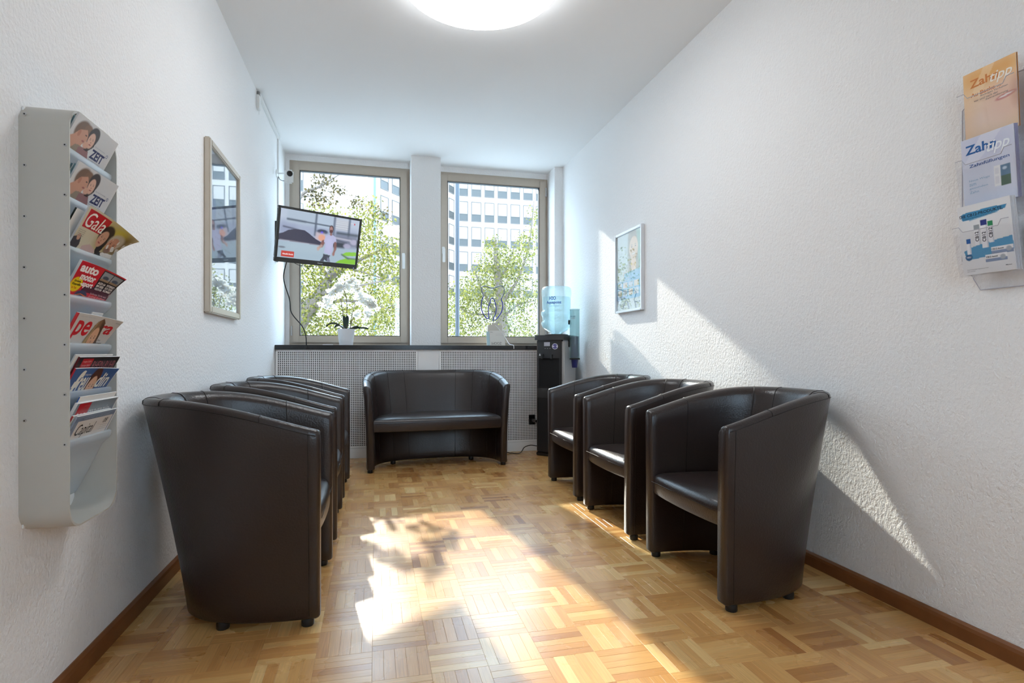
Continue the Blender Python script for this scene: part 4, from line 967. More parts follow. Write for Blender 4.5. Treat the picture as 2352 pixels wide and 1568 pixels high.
# local: front faces -Y, width along X
M_COOL = mat('charcoal_plastic', (.05, .049, .05), .3); M_COOLD = mat('dark_front_panel', (.028, .028, .03), .28); M_COOLS = mat('silver_side_panel', (.5, .5, .5), .35, metal=.25)
M_TAUPEM = mat('taupe_side_panel', srgb(110, 100, 94), .35, metal=.3)
W2, D2 = .135, .14
MB().box((-W2+.006, -D2+.015, .03), (W2-.02, D2, 1.03), ch=.008).build('body', M_COOL, wc)
MB().box((-W2, -D2-.004, 0), (W2, D2, .035), ch=.008).build('base', M_BLACK, wc)
MB().box((W2-.026, -D2+.006, .035), (W2, D2-.004, 1.032), ch=.012).build('side_panel', M_COOLS, wc)
MB().box((-W2, -D2+.006, .035), (-W2+.02, D2-.004, 1.032), ch=.008).build('side_panel', M_TAUPEM, wc)
def curvedfront(z0, z1, m, nm, bulge=.018, x0=-W2+.012, x1=W2-.026, y=-D2):
    pts = [(x0+(x1-x0)*k/10, y-bulge*math.sin(PI*k/10)) for k in range(11)]
    pl = pts+[(x1, y+.02), (x0, y+.02)]
    return MB().prism(pl, lambda a, b_, t: (a, b_, t), z0, z1).build(nm, m, wc, .5)
curvedfront(.87, 1.032, M_COOLD, 'control_panel')
curvedfront(.04, .52, M_COOLD, 'lower_door')
MB().box((-W2+.012, -D2+.004, .62), (W2-.028, -D2+.016, .87)).build('dispensing_niche', M_DARKVOID, wc)
curvedfront(.52, .60, M_COOL, 'drip_tray', .03)
MB().box((-W2+.012, -D2-.004, .60), (-W2+.03, -D2+.016, .87)).build('niche_cheek', M_COOLD, wc)
MB().box((W2-.044, -D2-.004, .60), (W2-.026, -D2+.016, .87)).build('niche_cheek', M_COOLD, wc)
cap = [(-W2-.008, -D2-.012), (-W2-.008, D2+.002), (W2+.006, D2+.002), (W2+.006, -D2-.012), (.07, -D2-.032), (0, -D2-.036), (-.07, -D2-.032)]
MB().prism(cap[::-1], lambda a, b_, t: (a, b_, t), 1.032, 1.075).build('top_cover', M_COOL, wc, .5)
MB().lathe([(.105, 1.072), (.105, 1.083), (.085, 1.087), (.05, 1.08)], 32).build('bottle_seat', M_BLACK, wc, .6)
for x in (-.06, .03):
    MB().tube([(x, -D2-.012, .9), (x, -D2-.03, .895), (x, -D2-.034, .865)], .009, 10).build('tap', M_BLACK, wc, .6)
    MB().box((x-.004, -D2-.036, .876), (x+.004, -D2-.033, .888)).build('tap_mark', M_WHITEGLOSS, wc)
cf = lambda x, y, o: Vector((x, -D2-.0185*math.sin(PI*min(1, max(0, (x+W2-.012)/(2*W2-.038))))-o, y))
pl = Paint(.058, .034, .004, (196, 196, 206)); pl.build('info_label', lambda x, y, o: cf(-.048+x, 1.012-y, o+.0006), M_PRINTM, wc)
for k, t in enumerate(('Wasserspender', 'gekuehlt | ungekuehlt', 'Bitte Becher nutzen')): lettering('label_lettering', t, (-.045, -(1.007-.009*k), .007, -(1.002-.009*k)), lambda x, y, o: cf(x, -y, o+.0008), ink((110, 108, 130)), wc)
bd = [(.026*math.cos(2*PI*k/28), .026*math.sin(2*PI*k/28)) for k in range(28)]
mesh('round_badge', [cf(.056+a, .975+b_, .0008) for a, b_ in bd], [list(range(28))], ink((226, 226, 236)), wc)
mesh('badge_ring', [cf(.056+a*.85, .975+b_*.85, .0012) for a, b_ in bd], [list(range(28))], ink((96, 92, 150)), wc)
mesh('badge_band', [cf(.056+a, .975+b_, .0016) for a, b_ in ((-.024, -.006), (.024, -.006), (.024, .006), (-.024, .006))], [[0, 1, 2, 3]], ink((230, 230, 240)), wc)
lettering('badge_lettering', 'TRINKWASSER', (.036, -.978, .076, -.972), lambda x, y, o: cf(x, -y, .002), ink((80, 76, 140)), wc)
mesh('warning_mark', [cf(a, b_, .0008) for a, b_ in ((-.104, .893), (-.084, .893), (-.094, .914))], [[0, 1, 2]], ink((226, 226, 226)), wc)
for k in range(3): mesh('indicator', [cf(-.042+.024*k+a, .955+b_, .0008) for a, b_ in ((0, 0), (.01, 0), (.01, .003), (0, .003))], [[0, 1, 2, 3]], ink((190, 190, 190)), wc)

# bottle
M_BOTTLE = pane_mat('blue_bottle_plastic', (.86, .935, .955), ior=1.4, veil=((.50, .66, .74), .28)); M_WATER = pane_mat('bottle_water', (.90, .96, .975), ior=1.15, veil=((.55, .72, .78), .14))
wb_ = empty('water_bottle', (CX, CY, 1.075), -.33, 'large translucent blue water bottle upside down on the cooler', 'water bottle')
prof = [(.032, .006), (.04, .012), (.07, .03), (.105, .05), (.126, .072), (.134, .095), (.139, .108), (.137, .12), (.127, .13), (.126, .14), (.129, .165), (.135, .176), (.140, .19), (.140, .205), (.136, .216), (.127, .226), (.126, .236), (.13, .26), (.13, .3), (.129, .345), (.133, .352), (.136, .375), (.136, .40), (.131, .425), (.118, .436), (.06, .430), (.01, .428)]
MB().lathe(prof, 48).build('bottle_shell', M_BOTTLE, wb_, .7)
MB().lathe([(max(.004, r-.004), min(z, .345)) for r, z in prof[:20]]+[(.126, .345), (.002, .345)], 40).build('water', M_WATER, wb_, .7)
bf = lambda x, y, o: Vector(((.1308+o)*math.sin(x/.13), -(.1308+o)*math.cos(x/.13), y))
lettering('brand_lettering', 'H2O', (-.062, -.343, -.004, -.311), lambda x, y, o: bf(x, -y, o), ink((36, 84, 168)), wb_, bold=.03)
lettering('brand_lettering', 'Aquapoint', (-.092, -.304, .045, -.270), lambda x, y, o: bf(x, -y, o), ink((36, 84, 168)), wb_, bold=.03)
lettering('small_lettering', 'frisches Trinkwasser', (-.07, -.262, .03, -.255), lambda x, y, o: bf(x, -y, o), ink((90, 140, 196)), wb_)
# cup dispenser on the cooler's right side
side = Matrix.Translation((CX, CY, 0)) @ Matrix.Rotation(CR, 4, 'Z')
cpos = side @ Vector((W2+.052, -.02, 0))
cdp = empty('cup_dispenser', (cpos.x, cpos.y, .87), CR, 'clear tube cup dispenser fixed to the side of the water cooler', 'cup dispenser')
M_TUBE = pane_mat('smoky_clear_tube', (.80, .88, .88), ior=1.35, veil=((.5, .62, .64), .2))
tb = MB(); n = 24
tb.lathe([(.044, 0), (.044, .43), (.0415, .43), (.0415, 0), (.044, 0)], n, cap=False); tb.build('tube', M_TUBE, cdp, .6)
MB().lathe([(.046, .428), (.046, .436), (.006, .438)], 24).build('lid', M_TUBE, cdp, .6)
MB().lathe([(.046, -.012), (.046, .0), (.036, .004), (.036, -.012), (.046, -.012)], 24, cap=False).build('collar', M_BLACK, cdp, .6)
MB().box((-.054, -.02, .1), (-.044, .02, .16), ch=.002).box((-.054, -.02, .3), (-.044, .02, .34), ch=.002).build('bracket', M_BLACK, cdp)
lettering('label_lettering', 'BECHER', (-.024, -.375, .024, -.362), lambda x, y, o: Vector((.0446*math.sin(x/.044), -.0446*math.cos(x/.044), -y)), ink((60, 74, 110)), cdp); lettering('label_lettering', 'bitte ziehen', (-.022, -.356, .02, -.348), lambda x, y, o: Vector((.0446*math.sin(x/.044), -.0446*math.cos(x/.044), -y)), ink((110, 70, 90)), cdp)
cupm = mat('dark_blue_cup', srgb(38, 44, 104), .35); cup_p = [(.023, 0), (.0235, .002), (.0335, .085), (.035, .088), (.035, .09), (.033, .09), (.0225, .004), (.001, .003)]
cup = MB().lathe(cup_p, 20).build('paper_cup', cupm, None, .6); tag(cup, 'dark blue cup sticking out below the cup dispenser tube', 'cup'); cup.location = (cpos.x, cpos.y, .787)
for k in range(1, 16):
    c2 = cup.copy(); COL.objects.link(c2); c2.location.z += .0125*k; tag(c2, 'dark blue cup nested in the stack inside the dispenser tube', 'cup', 'cups stacked in the dispenser')

# mains leads behind the sofa
skt = empty('wall_socket', (1.075, YR-.004, .03), 0, 'small cream socket strip standing at the plinth beside the sofa', 'socket')
MB().box((-.02, -.022, -.028), (.016, 0, .115), ch=.004).build('housing', mat('cream_plastic', srgb(214, 206, 190), .4), skt); MB().lathe([(.013, 0), (.013, .002), (.009, .0025)], 16, Matrix.Translation((-.002, -.0225, .08)) @ Matrix.Rotation(PI/2, 4, 'X')).build('outlet', M_WHITEGLOSS, skt)
pc = empty('power_lead', (1.11, 4.96, .02), 0, 'black mains lead with plug on the floor beside the water cooler', 'cable')
MB().box((-.045, -.014, -.012), (-.008, .014, .014), ch=.004).tube([(-.01, 0, 0), (.03, -.005, -.008)], [.011, .005], 8).build('plug', M_BLACK, pc, .6)
MB().tube(bez([(.02, -.003, -.006), (.1, -.035, -.0145), (.16, -.05, -.0145), (.19, -.03, .0), (.22, -.01, .03), (.28, .0, .045), (.34, -.03, .04)], 8), .0042, 8).build('lead', M_CABLE, pc, 3.14)

# ------------------------------------------------------------------ orchid on the sill
ZS = .985
OXY = (-.262, 5.30)
orc = empty('potted_orchid', (OXY[0], OXY[1], ZS), 0, 'white flowering orchid in a white pot on the sill below the television', 'potted plant')
MB().lathe([(.056, 0), (.06, .004), (.077, .148), (.0775, .15), (.073, .15), (.071, .13), (.002, .128)], 32).build('pot', mat('white_glazed_pot', (.80, .80, .82), .3), orc, .6)
MB().lathe([(.0705, .131), (.03, .14), (.001, .142)], 20).build('bark', mat('bark_substrate', (.07, .045, .03), .9, bump=(60, 1, .01)), orc)
M_OLEAF = mat('orchid_leaf', srgb(52, 70, 62), .35); M_STEM = mat('orchid_stem', srgb(92, 74, 52), .5); M_PETAL = pane_mat('orchid_petal', (.05, .05, .05), ior=1.2, rough=.4, veil=((.66, .66, .63), .97)); M_LIPC = mat('orchid_lip', srgb(214, 196, 120), .5)
def blade(ang, length, width, rise, droop, twist=0.):
    v = []; f = []; N = 10
    for k in range(N+1):
        t = k/N; r = .01+length*t; z = .14+rise*math.sin(t*PI*.6)-droop*t*t; w = width*math.sin(PI*min(.97, t*.9+.08))**.7
        for s_, dz in ((-1, .007), (0, -.004), (1, .007)): v.append((r*math.cos(ang)-s_*w*math.sin(ang), r*math.sin(ang)+s_*w*math.cos(ang), z+dz))
    for k in range(N):
        for q in range(2): f.append([3*k+q, 3*k+q+1, 3*k+q+4, 3*k+q+3])
    n0 = len(v); v += [(a, b_, c-.003) for a, b_, c in v]; f += [[i+n0 for i in q[::-1]] for q in f[:]]
    return v, f
for a, L_, w, rs, dr in ((PI+.1, .165, .026, .09, .055), (-.15, .19, .022, .03, .015), (-PI/2, .09, .027, .12, .0), (PI*.8, .12, .024, .06, .03), (.5, .13, .024, .05, .03)):
    v, f = blade(a, L_, w, rs, dr); mesh('leaf', v, f, M_OLEAF, orc, 3.14)
def flower():
    v = []; f = []
    for k in range(5):
        a = PI/2+2*PI*k/5; big = 1.25 if k in (1, 4) else 1.
        c = Vector((math.cos(a), math.sin(a), 0)); t = Vector((-math.sin(a), math.cos(a), 0)); q = len(v)
        v += [c*.002, c*.014*big+t*.011*big+Vector((0, 0, .003)), c*.026*big+t*.009*big+Vector((0, 0, .001)), c*.030*big-Vector((0, 0, .003)), c*.026*big-t*.009*big+Vector((0, 0, .001)), c*.014*big-t*.011*big+Vector((0, 0, .003)), c*.016*big+Vector((0, 0, -.002))]
        f += [[q, q+1, q+6, q+5], [q+1, q+2, q+3, q+6], [q+6, q+3, q+4, q+5]]
    me = bpy.data.meshes.new('flower'); me.from_pydata(v, [], f); me.update(); me.materials.append(M_PETAL); 
    at_ = me.attributes.new('tone', 'FLOAT', 'POINT'); at_.data.foreach_set('value', np.full(len(v), .9, np.float32))
    for q in me.polygons: q.use_smooth = True
    return me
FL = flower()
LIPM = bpy.data.meshes.new('flower_lip'); LIPM.from_pydata([(0, 0, .002), (.006, -.004, .008), (0, -.014, .006), (-.006, -.004, .008), (0, -.002, .012)], [], [[0, 1, 4], [1, 2, 4], [2, 3, 4], [3, 0, 4]]); LIPM.materials.append(M_LIPC)
STEMS = ([(-.02, -.02, .14), (-.028, -.02, .30), (-.045, -.02, .44), (-.02, -.04, .545), (.02, -.05, .60), (.06, -.06, .585), (.10, -.07, .545)],
         [(.005, -.03, .14), (.008, -.03, .30), (.0, -.05, .45), (-.04, -.06, .52), (-.10, -.07, .50), (-.15, -.08, .43), (-.19, -.08, .345)],
         [(.035, 0, .14), (.05, -.01, .26), (.075, -.02, .36), (.12, -.04, .42), (.18, -.05, .43), (.235, -.06, .40), (.27, -.06, .35)],
         [(.03, .02, .14), (.06, .01, .25), (.10, -.0, .31), (.15, -.02, .31), (.19, -.03, .265)])
nf = 0
for si, sp in enumerate(STEMS):
    path = bez(sp, 8); MB().tube(path, [.0035-.002*i/len(path) for i in range(len(path))], 6).build('stem', M_STEM, orc, 3.14)
    start = int(len(path)*.52)
    for q in range(start, len(path), 2):
        for rep in range(2 if si < 3 else 1):
            b_ = path[q]+Vector((random.uniform(-.045, .045), random.uniform(-.05, .03), random.uniform(-.085, .03)))
            o = bpy.data.objects.new('flower', FL); COL.objects.link(o); o.parent = orc; o.location = b_
            n_ = Vector((random.uniform(-.5, .6), -1, random.uniform(-.3, .35))).normalized(); o.rotation_euler = n_.to_track_quat('Z', 'Y').to_euler(); s_ = random.uniform(.72, 1.0); o.scale = (s_, s_, s_)
            l_ = bpy.data.objects.new('lip', LIPM); COL.objects.link(l_); l_.parent = o; nf += 1
tag(MB().box((-.445, 5.04, ZS), (-.36, 5.10, ZS+.006), ch=.002).build('paper_pad', M_WHITE), 'small flat white pad lying on the sill left of the orchid', 'paper pad')

# ------------------------------------------------------------------ tooth-shaped lamp and card on the sill
tl = empty('tooth_lamp', (1.128, 5.34, ZS), 0, 'tooth-shaped neon tube lamp, blue and clear, on a white block', 'lamp')
M_CREAM = mat('cream_block', srgb(206, 198, 186), .45)
MB().box((-.07, -.035, 0), (.07, .035, .205), ch=.006).build('base_block', M_CREAM, tl)
MB().box((-.03, -.022, .205), (.035, .022, .225), ch=.004).build('socket', M_CREAM, tl)
M_NEONB = mat('blue_glass_tube', srgb(38, 36, 140), .15); M_NEONC = mat('unlit_glass_tube', (.16, .18, .19), .12)
TXY = lambda x, y: at(980+x/3.7344, 380+y/3.7333, Y=5.34)-Vector((1.128, 5.34, ZS))
bl1 = [(487, 1120), (472, 1165), (468, 1215), (482, 1265), (505, 1300), (520, 1312), (531, 1302), (530, 1262), (530, 1215), (543, 1175), (549, 1145), (562, 1136), (577, 1148), (588, 1180), (596, 1225), (592, 1265), (575, 1305), (569, 1335)]
bl2 = [(585, 1330), (612, 1300), (640, 1258), (652, 1215), (650, 1180), (641, 1150), (647, 1130)]
cl1 = [(487, 1120), (478, 1090), (467, 1060), (478, 1037), (505, 1034), (540, 1046), (572, 1051), (605, 1040), (635, 1030), (658, 1040), (667, 1065), (660, 1100), (647, 1130)]
MB().tube(bez([TXY(*q) for q in bl1], 5), .0052, 8).build('blue_tube', M_NEONB, tl, 3.14)
MB().tube(bez([TXY(*q) for q in bl2], 5), .0052, 8).build('blue_tube', M_NEONB, tl, 3.14)
MB().tube(bez([TXY(*q) for q in cl1], 5), .0055, 8).build('clear_tube', M_NEONC, tl, 3.14)
MB().tube(bez([(.0, -.036, .2), (.03, -.05, .17), (.08, -.1, .09), (.1, -.2, .02), (.108, -.30, .006), (.112, -.338, -.002), (.113, -.342, -.03)], 8), .003, 6).build('cord', M_WHITEGLOSS, tl, 3.14)
zc = empty('folded_card', (1.125, 5.235, ZS), 0, 'white card with upside-down lettering leaning against the tooth lamp base', 'card')
K = .148; zf_ = lambda x, y, o: Vector((-.06+x, .045*(1-y/K)-o+.012-.02, K*(1-y/K)))
MB().prism([(0, 0), (.148, 0), (.148, K), (0, K)], lambda a, b_, t: zf_(a, b_, -t), 0, .003).build('front_sheet', mat('cream_card', srgb(214, 208, 200), .6), zc)
MB().prism([(-.03, .012), (.004, .008), (.004, K-.004), (-.03, K)], lambda a, b_, t: zf_(a, b_, -t)+Vector((0, .006, 0)), 0, .003).build('rear_sheet', mat('pale_blue_card', srgb(176, 200, 206), .5), zc)
lettering('title_lettering', 'ZOOM!', (.012, .112, .112, .138), zf_, ink((96, 90, 88)), zc, rot=PI, off=.0008)
for k in range(3): lettering('small_lettering', 'Bleaching System', (.06, .03+.008*k, .13, .034+.008*k), zf_, ink((170, 162, 156)), zc, rot=PI, off=.0008)
lettering('small_lettering', 'PHILIPS', (.008, .012, .03, .02), zf_, ink((70, 66, 66)), zc, rot=PI, off=.0008)

# ------------------------------------------------------------------ outdoors
GZ = -4.2
tag(MB().box((-90, -90, GZ-.3), (110, 140, GZ)).build('street', mat('pale_paving', (.45, .44, .42), .9, var=(2, .2))), kind='structure')
M_FAC = mat('pale_facade_panels', (.35, .30, .265), .7, var=(.3, .03)); M_PANE = mat('office_glass', (.045, .046, .045), .3); M_BLIND = mat('pale_blind', (.32, .275, .245), .7); M_WFR = mat('facade_window_frame', (.095, .085, .08), .5)
ob = empty('office_building', (0, 57, GZ), 0, 'white office block with rows of windows seen through both panes', 'building')
def facade_wall(A, B, top, thick=1.0):
    A, B = Vector(A), Vector(B); d = (B-A).normalized(); n = Vector((-d.y, d.x, 0))
    if n.y < 0: n = -n
    v = []
    for z in (GZ, top):
        for p in (A, B, B+n*thick, A+n*thick): v.append(Vector((p.x, p.y, z))-Vector((0, 57, GZ)))
    mesh('facade_wall', v, [[0, 1, 2, 3], [4, 7, 6, 5], [0, 4, 5, 1], [1, 5, 6, 2], [2, 6, 7, 3], [3, 7, 4, 0]], M_FAC, ob)
WMESH = {}
def facade_window(p, d, w, h, split):
    """frame, blind above and dark pane below, standing 6 cm proud of the wall at p (lower left)"""
    key = (round(w, 2), round(h, 2), round(split, 2))
    if key not in WMESH:
        def ring(): 
            m = MB(); t = .075
            m.box((0, -.06, 0), (t, 0, h)); m.box((w-t, -.06, 0), (w, 0, h)); m.box((t, -.06, 0), (w-t, 0, t)); m.box((t, -.06, h-t), (w-t, 0, h)); m.box((t, -.06, h*split-t/2), (w-t, 0, h*split+t/2)); return m
        def mk(mb, nm, mt):
            o = mb.build(nm, mt); me = o.data; bpy.data.objects.remove(o); return me
        WMESH[key] = (mk(ring(), 'window', M_WFR), mk(MB().box((.07, -.02, .07), (w-.07, 0, h*split-.03)), 'pane', M_PANE), mk(MB().box((.07, -.02, h*split+.03), (w-.07, 0, h-.07)), 'blind', M_BLIND))
    a, b_, c = WMESH[key]
    o = bpy.data.objects.new('window', a); COL.objects.link(o); o.parent = ob; o.location = Vector(p)-Vector((0, 57, GZ)); o.rotation_euler = (0, 0, math.atan2(d.y, d.x))
    for nm, me in (('pane', b_), ('blind', c)):
        q = bpy.data.objects.new(nm, me); COL.objects.link(q); q.parent = o
def facade_grid(A, B, first, pitch, cols, z0, zp, rows, w, h, split):
    A, B = Vector(A), Vector(B); d = (B-A).normalized(); n = Vector((d.y, -d.x, 0))
    if n.y > 0: n = -n
    for i in cols:
        for j in rows:
            p = A+d*(first+pitch*i); facade_window((p.x+n.x*.002, p.y+n.y*.002, z0+zp*j), d, w, h, split)
CR_ = at(1046, 500, Y=70); CR_.z = 0
NR = Vector((CR_.x-9.77+0.0, 57.4, 0))
RTOP = 24.0
facade_wall((CR_.x, 70, 0), (CR_.x+40, 70, 0), RTOP)
zb = at(1125, 511, Y=70).z; zt_ = at(1125, 466, Y=70).z; zpitch = at(1125, 454, Y=70).z-at(1125, 511, Y=70).z
x_a = at(1082.6, 500, Y=70).x; px_ = (at(1201.8, 470, Y=70).x-x_a)/4; ww = at(1105.3, 500, Y=70).x-x_a
facade_grid((CR_.x, 70, 0), (CR_.x+40, 70, 0), x_a-px_-CR_.x, px_, range(0, 12), zb, zpitch, range(-3, 4), ww, zt_-zb, .36)
facade_wall((NR.x, NR.y, 0), (CR_.x, 70, 0), RTOP)
facade_grid((NR.x, NR.y, 0), (CR_.x, 70, 0), .75, 1.93, range(0, 8), zb, zpitch, range(-3, 4), 1.32, zt_-zb, .36)
# near wing with a mostly blank wall; windows at its far left
facade_wall((-42, 56, 0), (at(842, 500, Y=56).x, 56, 0), RTOP-3)
facade_wall((at(846, 500, Y=58).x, 58, 0), (NR.x, NR.y+.02, 0), RTOP)
wl = at(697, 430, Y=56)
facade_grid((-42, 56, 0), (0, 56, 0), 42+wl.x-1.5-2.4*4, 2.4, range(0, 5), at(690, 432, Y=56).z-.3-3.2*3, 3.2, range(0, 6), 1.5, 2.1, .5)
MB().box((0, -.25, 0), (.22, 0, RTOP-GZ)).build('downpipe', mat('steel_blue_pipe', srgb(90, 108, 122), .5), ob).location = (at(861, 500, Y=57.2).x-.11, .2, 0)

# pole in front of the right window
pb, ptp = at(1050.5, 770, Y=7.3), None
pole = empty('street_pole', (pb.x, 7.3, GZ), 0, 'slim blue-grey pole just outside the right window', 'pole')
M_POLE = mat('blue_grey_pole_paint', srgb(50, 58, 68), .4)
MB().tube([(0, 0, .02), (0, 0, 8.4)], .0275, 14).build('shaft', M_POLE, pole, .6); MB().lathe([(.09, 0), (.09, .04), (.05, .08), (.03, .3)], 16).build('foot', M_POLE, pole, .6); MB().lathe([(.03, 8.38), (.045, 8.42), (.03, 8.5), (.004, 8.54)], 14).build('cap', M_POLE, pole, .6)

# trees
def leaves(name, centers, n, size, material, parent, origin):
    """n small bent leaves scattered in soft clumps (x, y, z, rx, ry, rz, weight)"""
    c = np.array(centers, float); wts = c[:, 6]/c[:, 6].sum(); k = rng.choice(len(c), n, p=wts)
    d = rng.normal(size=(n, 3)); d /= np.linalg.norm(d, axis=1)[:, None]; r = rng.random(n)**.45
    P0 = c[k, :3]+d*r[:, None]*c[k, 3:6]-np.array(origin)
    a = rng.normal(size=(n, 3)); a[:, 2] -= .4; a /= np.linalg.norm(a, axis=1)[:, None]; h = rng.normal(size=(n, 3)); b_ = np.cross(a, h); b_ /= np.linalg.norm(b_, axis=1)[:, None]; nn = np.cross(a, b_)
    s = size*(.6+.8*rng.random(n))[:, None]
    V = np.stack([P0, P0+a*s*.5+b_*s*.33+nn*s*.06, P0+a*s, P0+a*s*.5-b_*s*.33+nn*s*.06], 1).reshape(-1, 3)
    idx = np.arange(n)*4; F = np.stack([idx, idx+1, idx+2, idx+3], 1)
    me = bpy.data.meshes.new(name); me.vertices.add(len(V)); me.vertices.foreach_set('co', V.astype(np.float32).ravel()); me.loops.add(n*4); me.loops.foreach_set('vertex_index', F.astype(np.int32).ravel()); me.polygons.add(n); me.polygons.foreach_set('loop_start', (np.arange(n)*4).astype(np.int32)); me.update(calc_edges=True)
    at_ = me.attributes.new('tone', 'FLOAT', 'POINT'); at_.data.foreach_set('value', np.repeat(rng.random(n), 4).astype(np.float32))
    o = finish(name, me, material, parent); o['kind'] = 'stuff'; return o
M_LEAF = leaf_mat('yellow_green_leaf', (.075, .095, .026), (.19, .22, .06)); M_LEAF2 = leaf_mat('mid_green_leaf', (.07, .09, .028), (.17, .21, .06)); M_LEAFD = leaf_mat('dark_twig_leaf', (.03, .03, .02), (.08, .075, .03))
M_BARK = mat('grey_brown_bark', srgb(104, 92, 84), .9, bump=(14, .8, .03, (1, 1, .3)))
def tree(base, trunk, branches, clumps, n, size, m, label, extra=None):
    root = empty('street_tree', base, 0, label, 'tree')
    o = Vector(base)
    tp = [Vector(q)-o for q, r in trunk]; MB().tube(bez(tp, 6), np.interp(np.linspace(0, 1, (len(tp)-1)*6+1), np.linspace(0, 1, len(tp)), [r for q, r in trunk]), 9).build('trunk', M_BARK, root, 3.14)
    for br_ in branches:
        q = [Vector(z)-o for z in br_[0]]; k = (len(q)-1)*5+1; MB().tube(bez(q, 5), np.linspace(br_[1], br_[2], k), 6).build('branch', M_BARK, root, 3.14)
    leaves('foliage', clumps, n, size, m, root, base)
    if extra: leaves('twig_foliage', extra[0], extra[1], extra[2], extra[3], root, base)
    return root
A_ = lambda u, v, Y: tuple(at(u, v, Y=Y))
def clump(u, v, Y, ru, rv, ry, w):
    c = at(u, v, Y=Y); sc = Y/CAM_F; return (*c, ru*sc, ry, rv*sc, w)
# tree with leaning trunk in the left window
YT = 13.
t1 = [(A_(600, 1150, YT)[0:2]+(GZ,), .3), (A_(640, 860, YT), .24), (A_(690, 735, YT), .19), (A_(735, 680, YT), .16), (A_(752, 645, YT), .13)]
b1 = [([A_(752, 645, YT), A_(775, 600, YT-.2), A_(800, 560, YT-.4), A_(812, 505, YT-.5)], .09, .02), ([A_(752, 645, YT), A_(785, 618, YT+.3), A_(850, 585, YT+.5), A_(905, 560, YT+.6)], .08, .015), ([A_(735, 680, YT), A_(770, 665, YT-.5), A_(830, 655, YT-.8), A_(900, 640, YT-1)], .05, .01),
      ([A_(720, 700, YT), A_(790, 690, YT), A_(860, 700, YT+.3), A_(915, 720, YT+.5)], .05, .01), ([A_(700, 720, YT), A_(660, 620, YT), A_(665, 540, YT-.3), A_(690, 452, YT-.8), A_(735, 428, YT-1), A_(780, 400, YT-1.2)], .075, .012), ([A_(690, 452, YT-.8), A_(715, 450, YT-1), A_(760, 452, YT-1.2)], .02, .005), ([A_(735, 428, YT-1), A_(745, 405, YT-1.2), A_(725, 395, YT-1.3)], .015, .005), ([A_(780, 610, YT), A_(850, 630, YT), A_(912, 650, YT)], .03, .008), ([A_(760, 640, YT), A_(720, 600, YT), A_(690, 610, YT)], .05, .01)]
c1 = [clump(700, 690, YT, 90, 70, 1.4, 3), clump(790, 620, YT, 90, 70, 1.4, 3), clump(860, 560, YT, 70, 70, 1.3, 2.2), clump(780, 530, YT, 70, 50, 1.2, 1.8), clump(730, 500, YT, 60, 30, 1, .9), clump(700, 620, YT, 70, 70, 1.2, 2), clump(880, 680, YT, 80, 80, 1.4, 2.4), clump(800, 740, YT, 110, 60, 1.4, 3), clump(690, 760, YT, 80, 50, 1.4, 2), clump(905, 600, YT, 45, 60, 1.2, 1), clump(840, 500, YT, 40, 40, 1, .6), clump(620, 640, YT, 80, 110, 1.2, 1.6), clump(790, 820, YT, 140, 60, 1.4, 1.5), clump(855, 470, YT, 25, 20, .6, .12)]
e1 = [clump(745, 415, YT-1, 30, 14, .4, 1), clump(720, 440, YT-1, 25, 14, .4, .6), clump(775, 440, YT-1.2, 22, 10, .4, .5), clump(740, 460, YT-1, 40, 12, .5, .9), clump(820, 465, YT-.5, 35, 14, .5, .8), clump(870, 490, YT, 35, 16, .6, .7)]
tree(tuple(t1[0][0]), t1, b1, c1, 12500, .062, M_LEAF, 'broad street tree with a leaning trunk outside the left window', (e1, 520, .062, M_LEAFD))
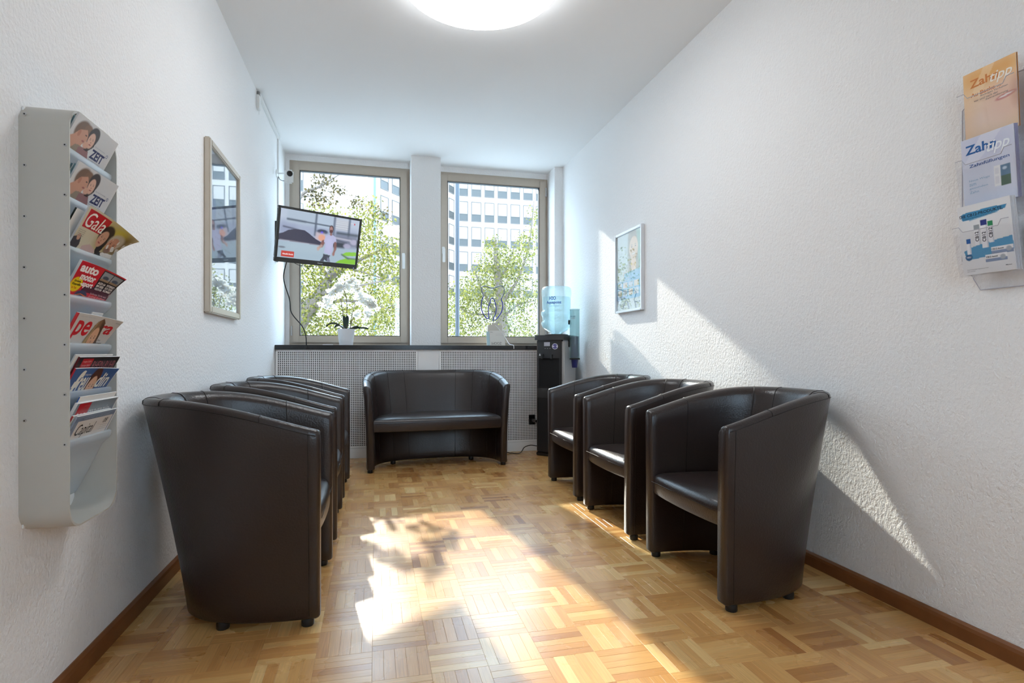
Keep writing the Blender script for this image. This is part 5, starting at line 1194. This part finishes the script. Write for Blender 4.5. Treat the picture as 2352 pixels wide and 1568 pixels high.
# tree in the right window
YU = 15.
t2 = [(A_(1160, 1150, YU)[0:2]+(GZ,), .26), (A_(1155, 820, YU), .2), (A_(1150, 700, YU), .14), (A_(1140, 600, YU), .07), (A_(1138, 545, YU), .03)]
b2 = [([A_(1152, 740, YU), A_(1110, 670, YU), A_(1085, 610, YU)], .06, .012), ([A_(1150, 700, YU), A_(1190, 640, YU), A_(1215, 560, YU+.3), A_(1228, 450, YU+.3)], .06, .01), ([A_(1145, 650, YU), A_(1170, 600, YU), A_(1185, 550, YU)], .04, .008), ([A_(1150, 720, YU), A_(1080, 720, YU), A_(1040, 690, YU)], .04, .008), ([A_(1152, 730, YU), A_(1190, 700, YU-.4), A_(1230, 690, YU-.5)], .04, .01)]
c2 = [clump(1140, 610, YU, 55, 55, 1.2, 2.2), clump(1105, 655, YU, 55, 55, 1.2, 2), clump(1180, 610, YU, 45, 55, 1.2, 1.7), clump(1060, 700, YU, 50, 60, 1.2, 2), clump(1140, 700, YU, 80, 60, 1.3, 3), clump(1205, 690, YU, 60, 70, 1.3, 2), clump(1100, 760, YU, 90, 45, 1.3, 2.2), clump(1200, 770, YU, 70, 45, 1.3, 1.8), clump(1225, 520, YU, 18, 60, .6, .35), clump(1210, 570, YU, 26, 40, .7, .5), clump(1130, 560, YU, 22, 20, .6, .25), clump(1195, 545, YU, 14, 14, .5, .12), clump(1140, 830, YU, 120, 60, 1.3, 1.5), clump(1290, 680, YU, 60, 110, 1.3, 1.5)]
tree(tuple(t2[0][0]), t2, b2, c2, 11500, .062, M_LEAF2, 'upright street tree outside the right window')
# darker tree standing farther back between the two
YV = 21.
t3 = [(A_(960, 1000, YV)[0:2]+(GZ,), .3), (A_(955, 860, YV), .24), (A_(950, 740, YV), .16), (A_(945, 650, YV), .06)]
b3 = [([A_(950, 760, YV), A_(900, 700, YV), A_(870, 640, YV)], .08, .015), ([A_(950, 740, YV), A_(1000, 690, YV), A_(1040, 660, YV)], .08, .015)]
c3 = [clump(930, 700, YV, 90, 80, 2, 3), clump(860, 720, YV, 80, 70, 1.8, 2.4), clump(1020, 720, YV, 70, 60, 1.8, 1.8), clump(960, 790, YV, 130, 60, 2, 2.4), clump(700, 780, YV, 160, 60, 2, 2.2), clump(1160, 790, YV, 130, 50, 2, 1.8)]
tree(tuple(t3[0][0]), t3, b3, c3, 6000, .085, M_LEAF2, 'farther street tree seen low between the two windows')
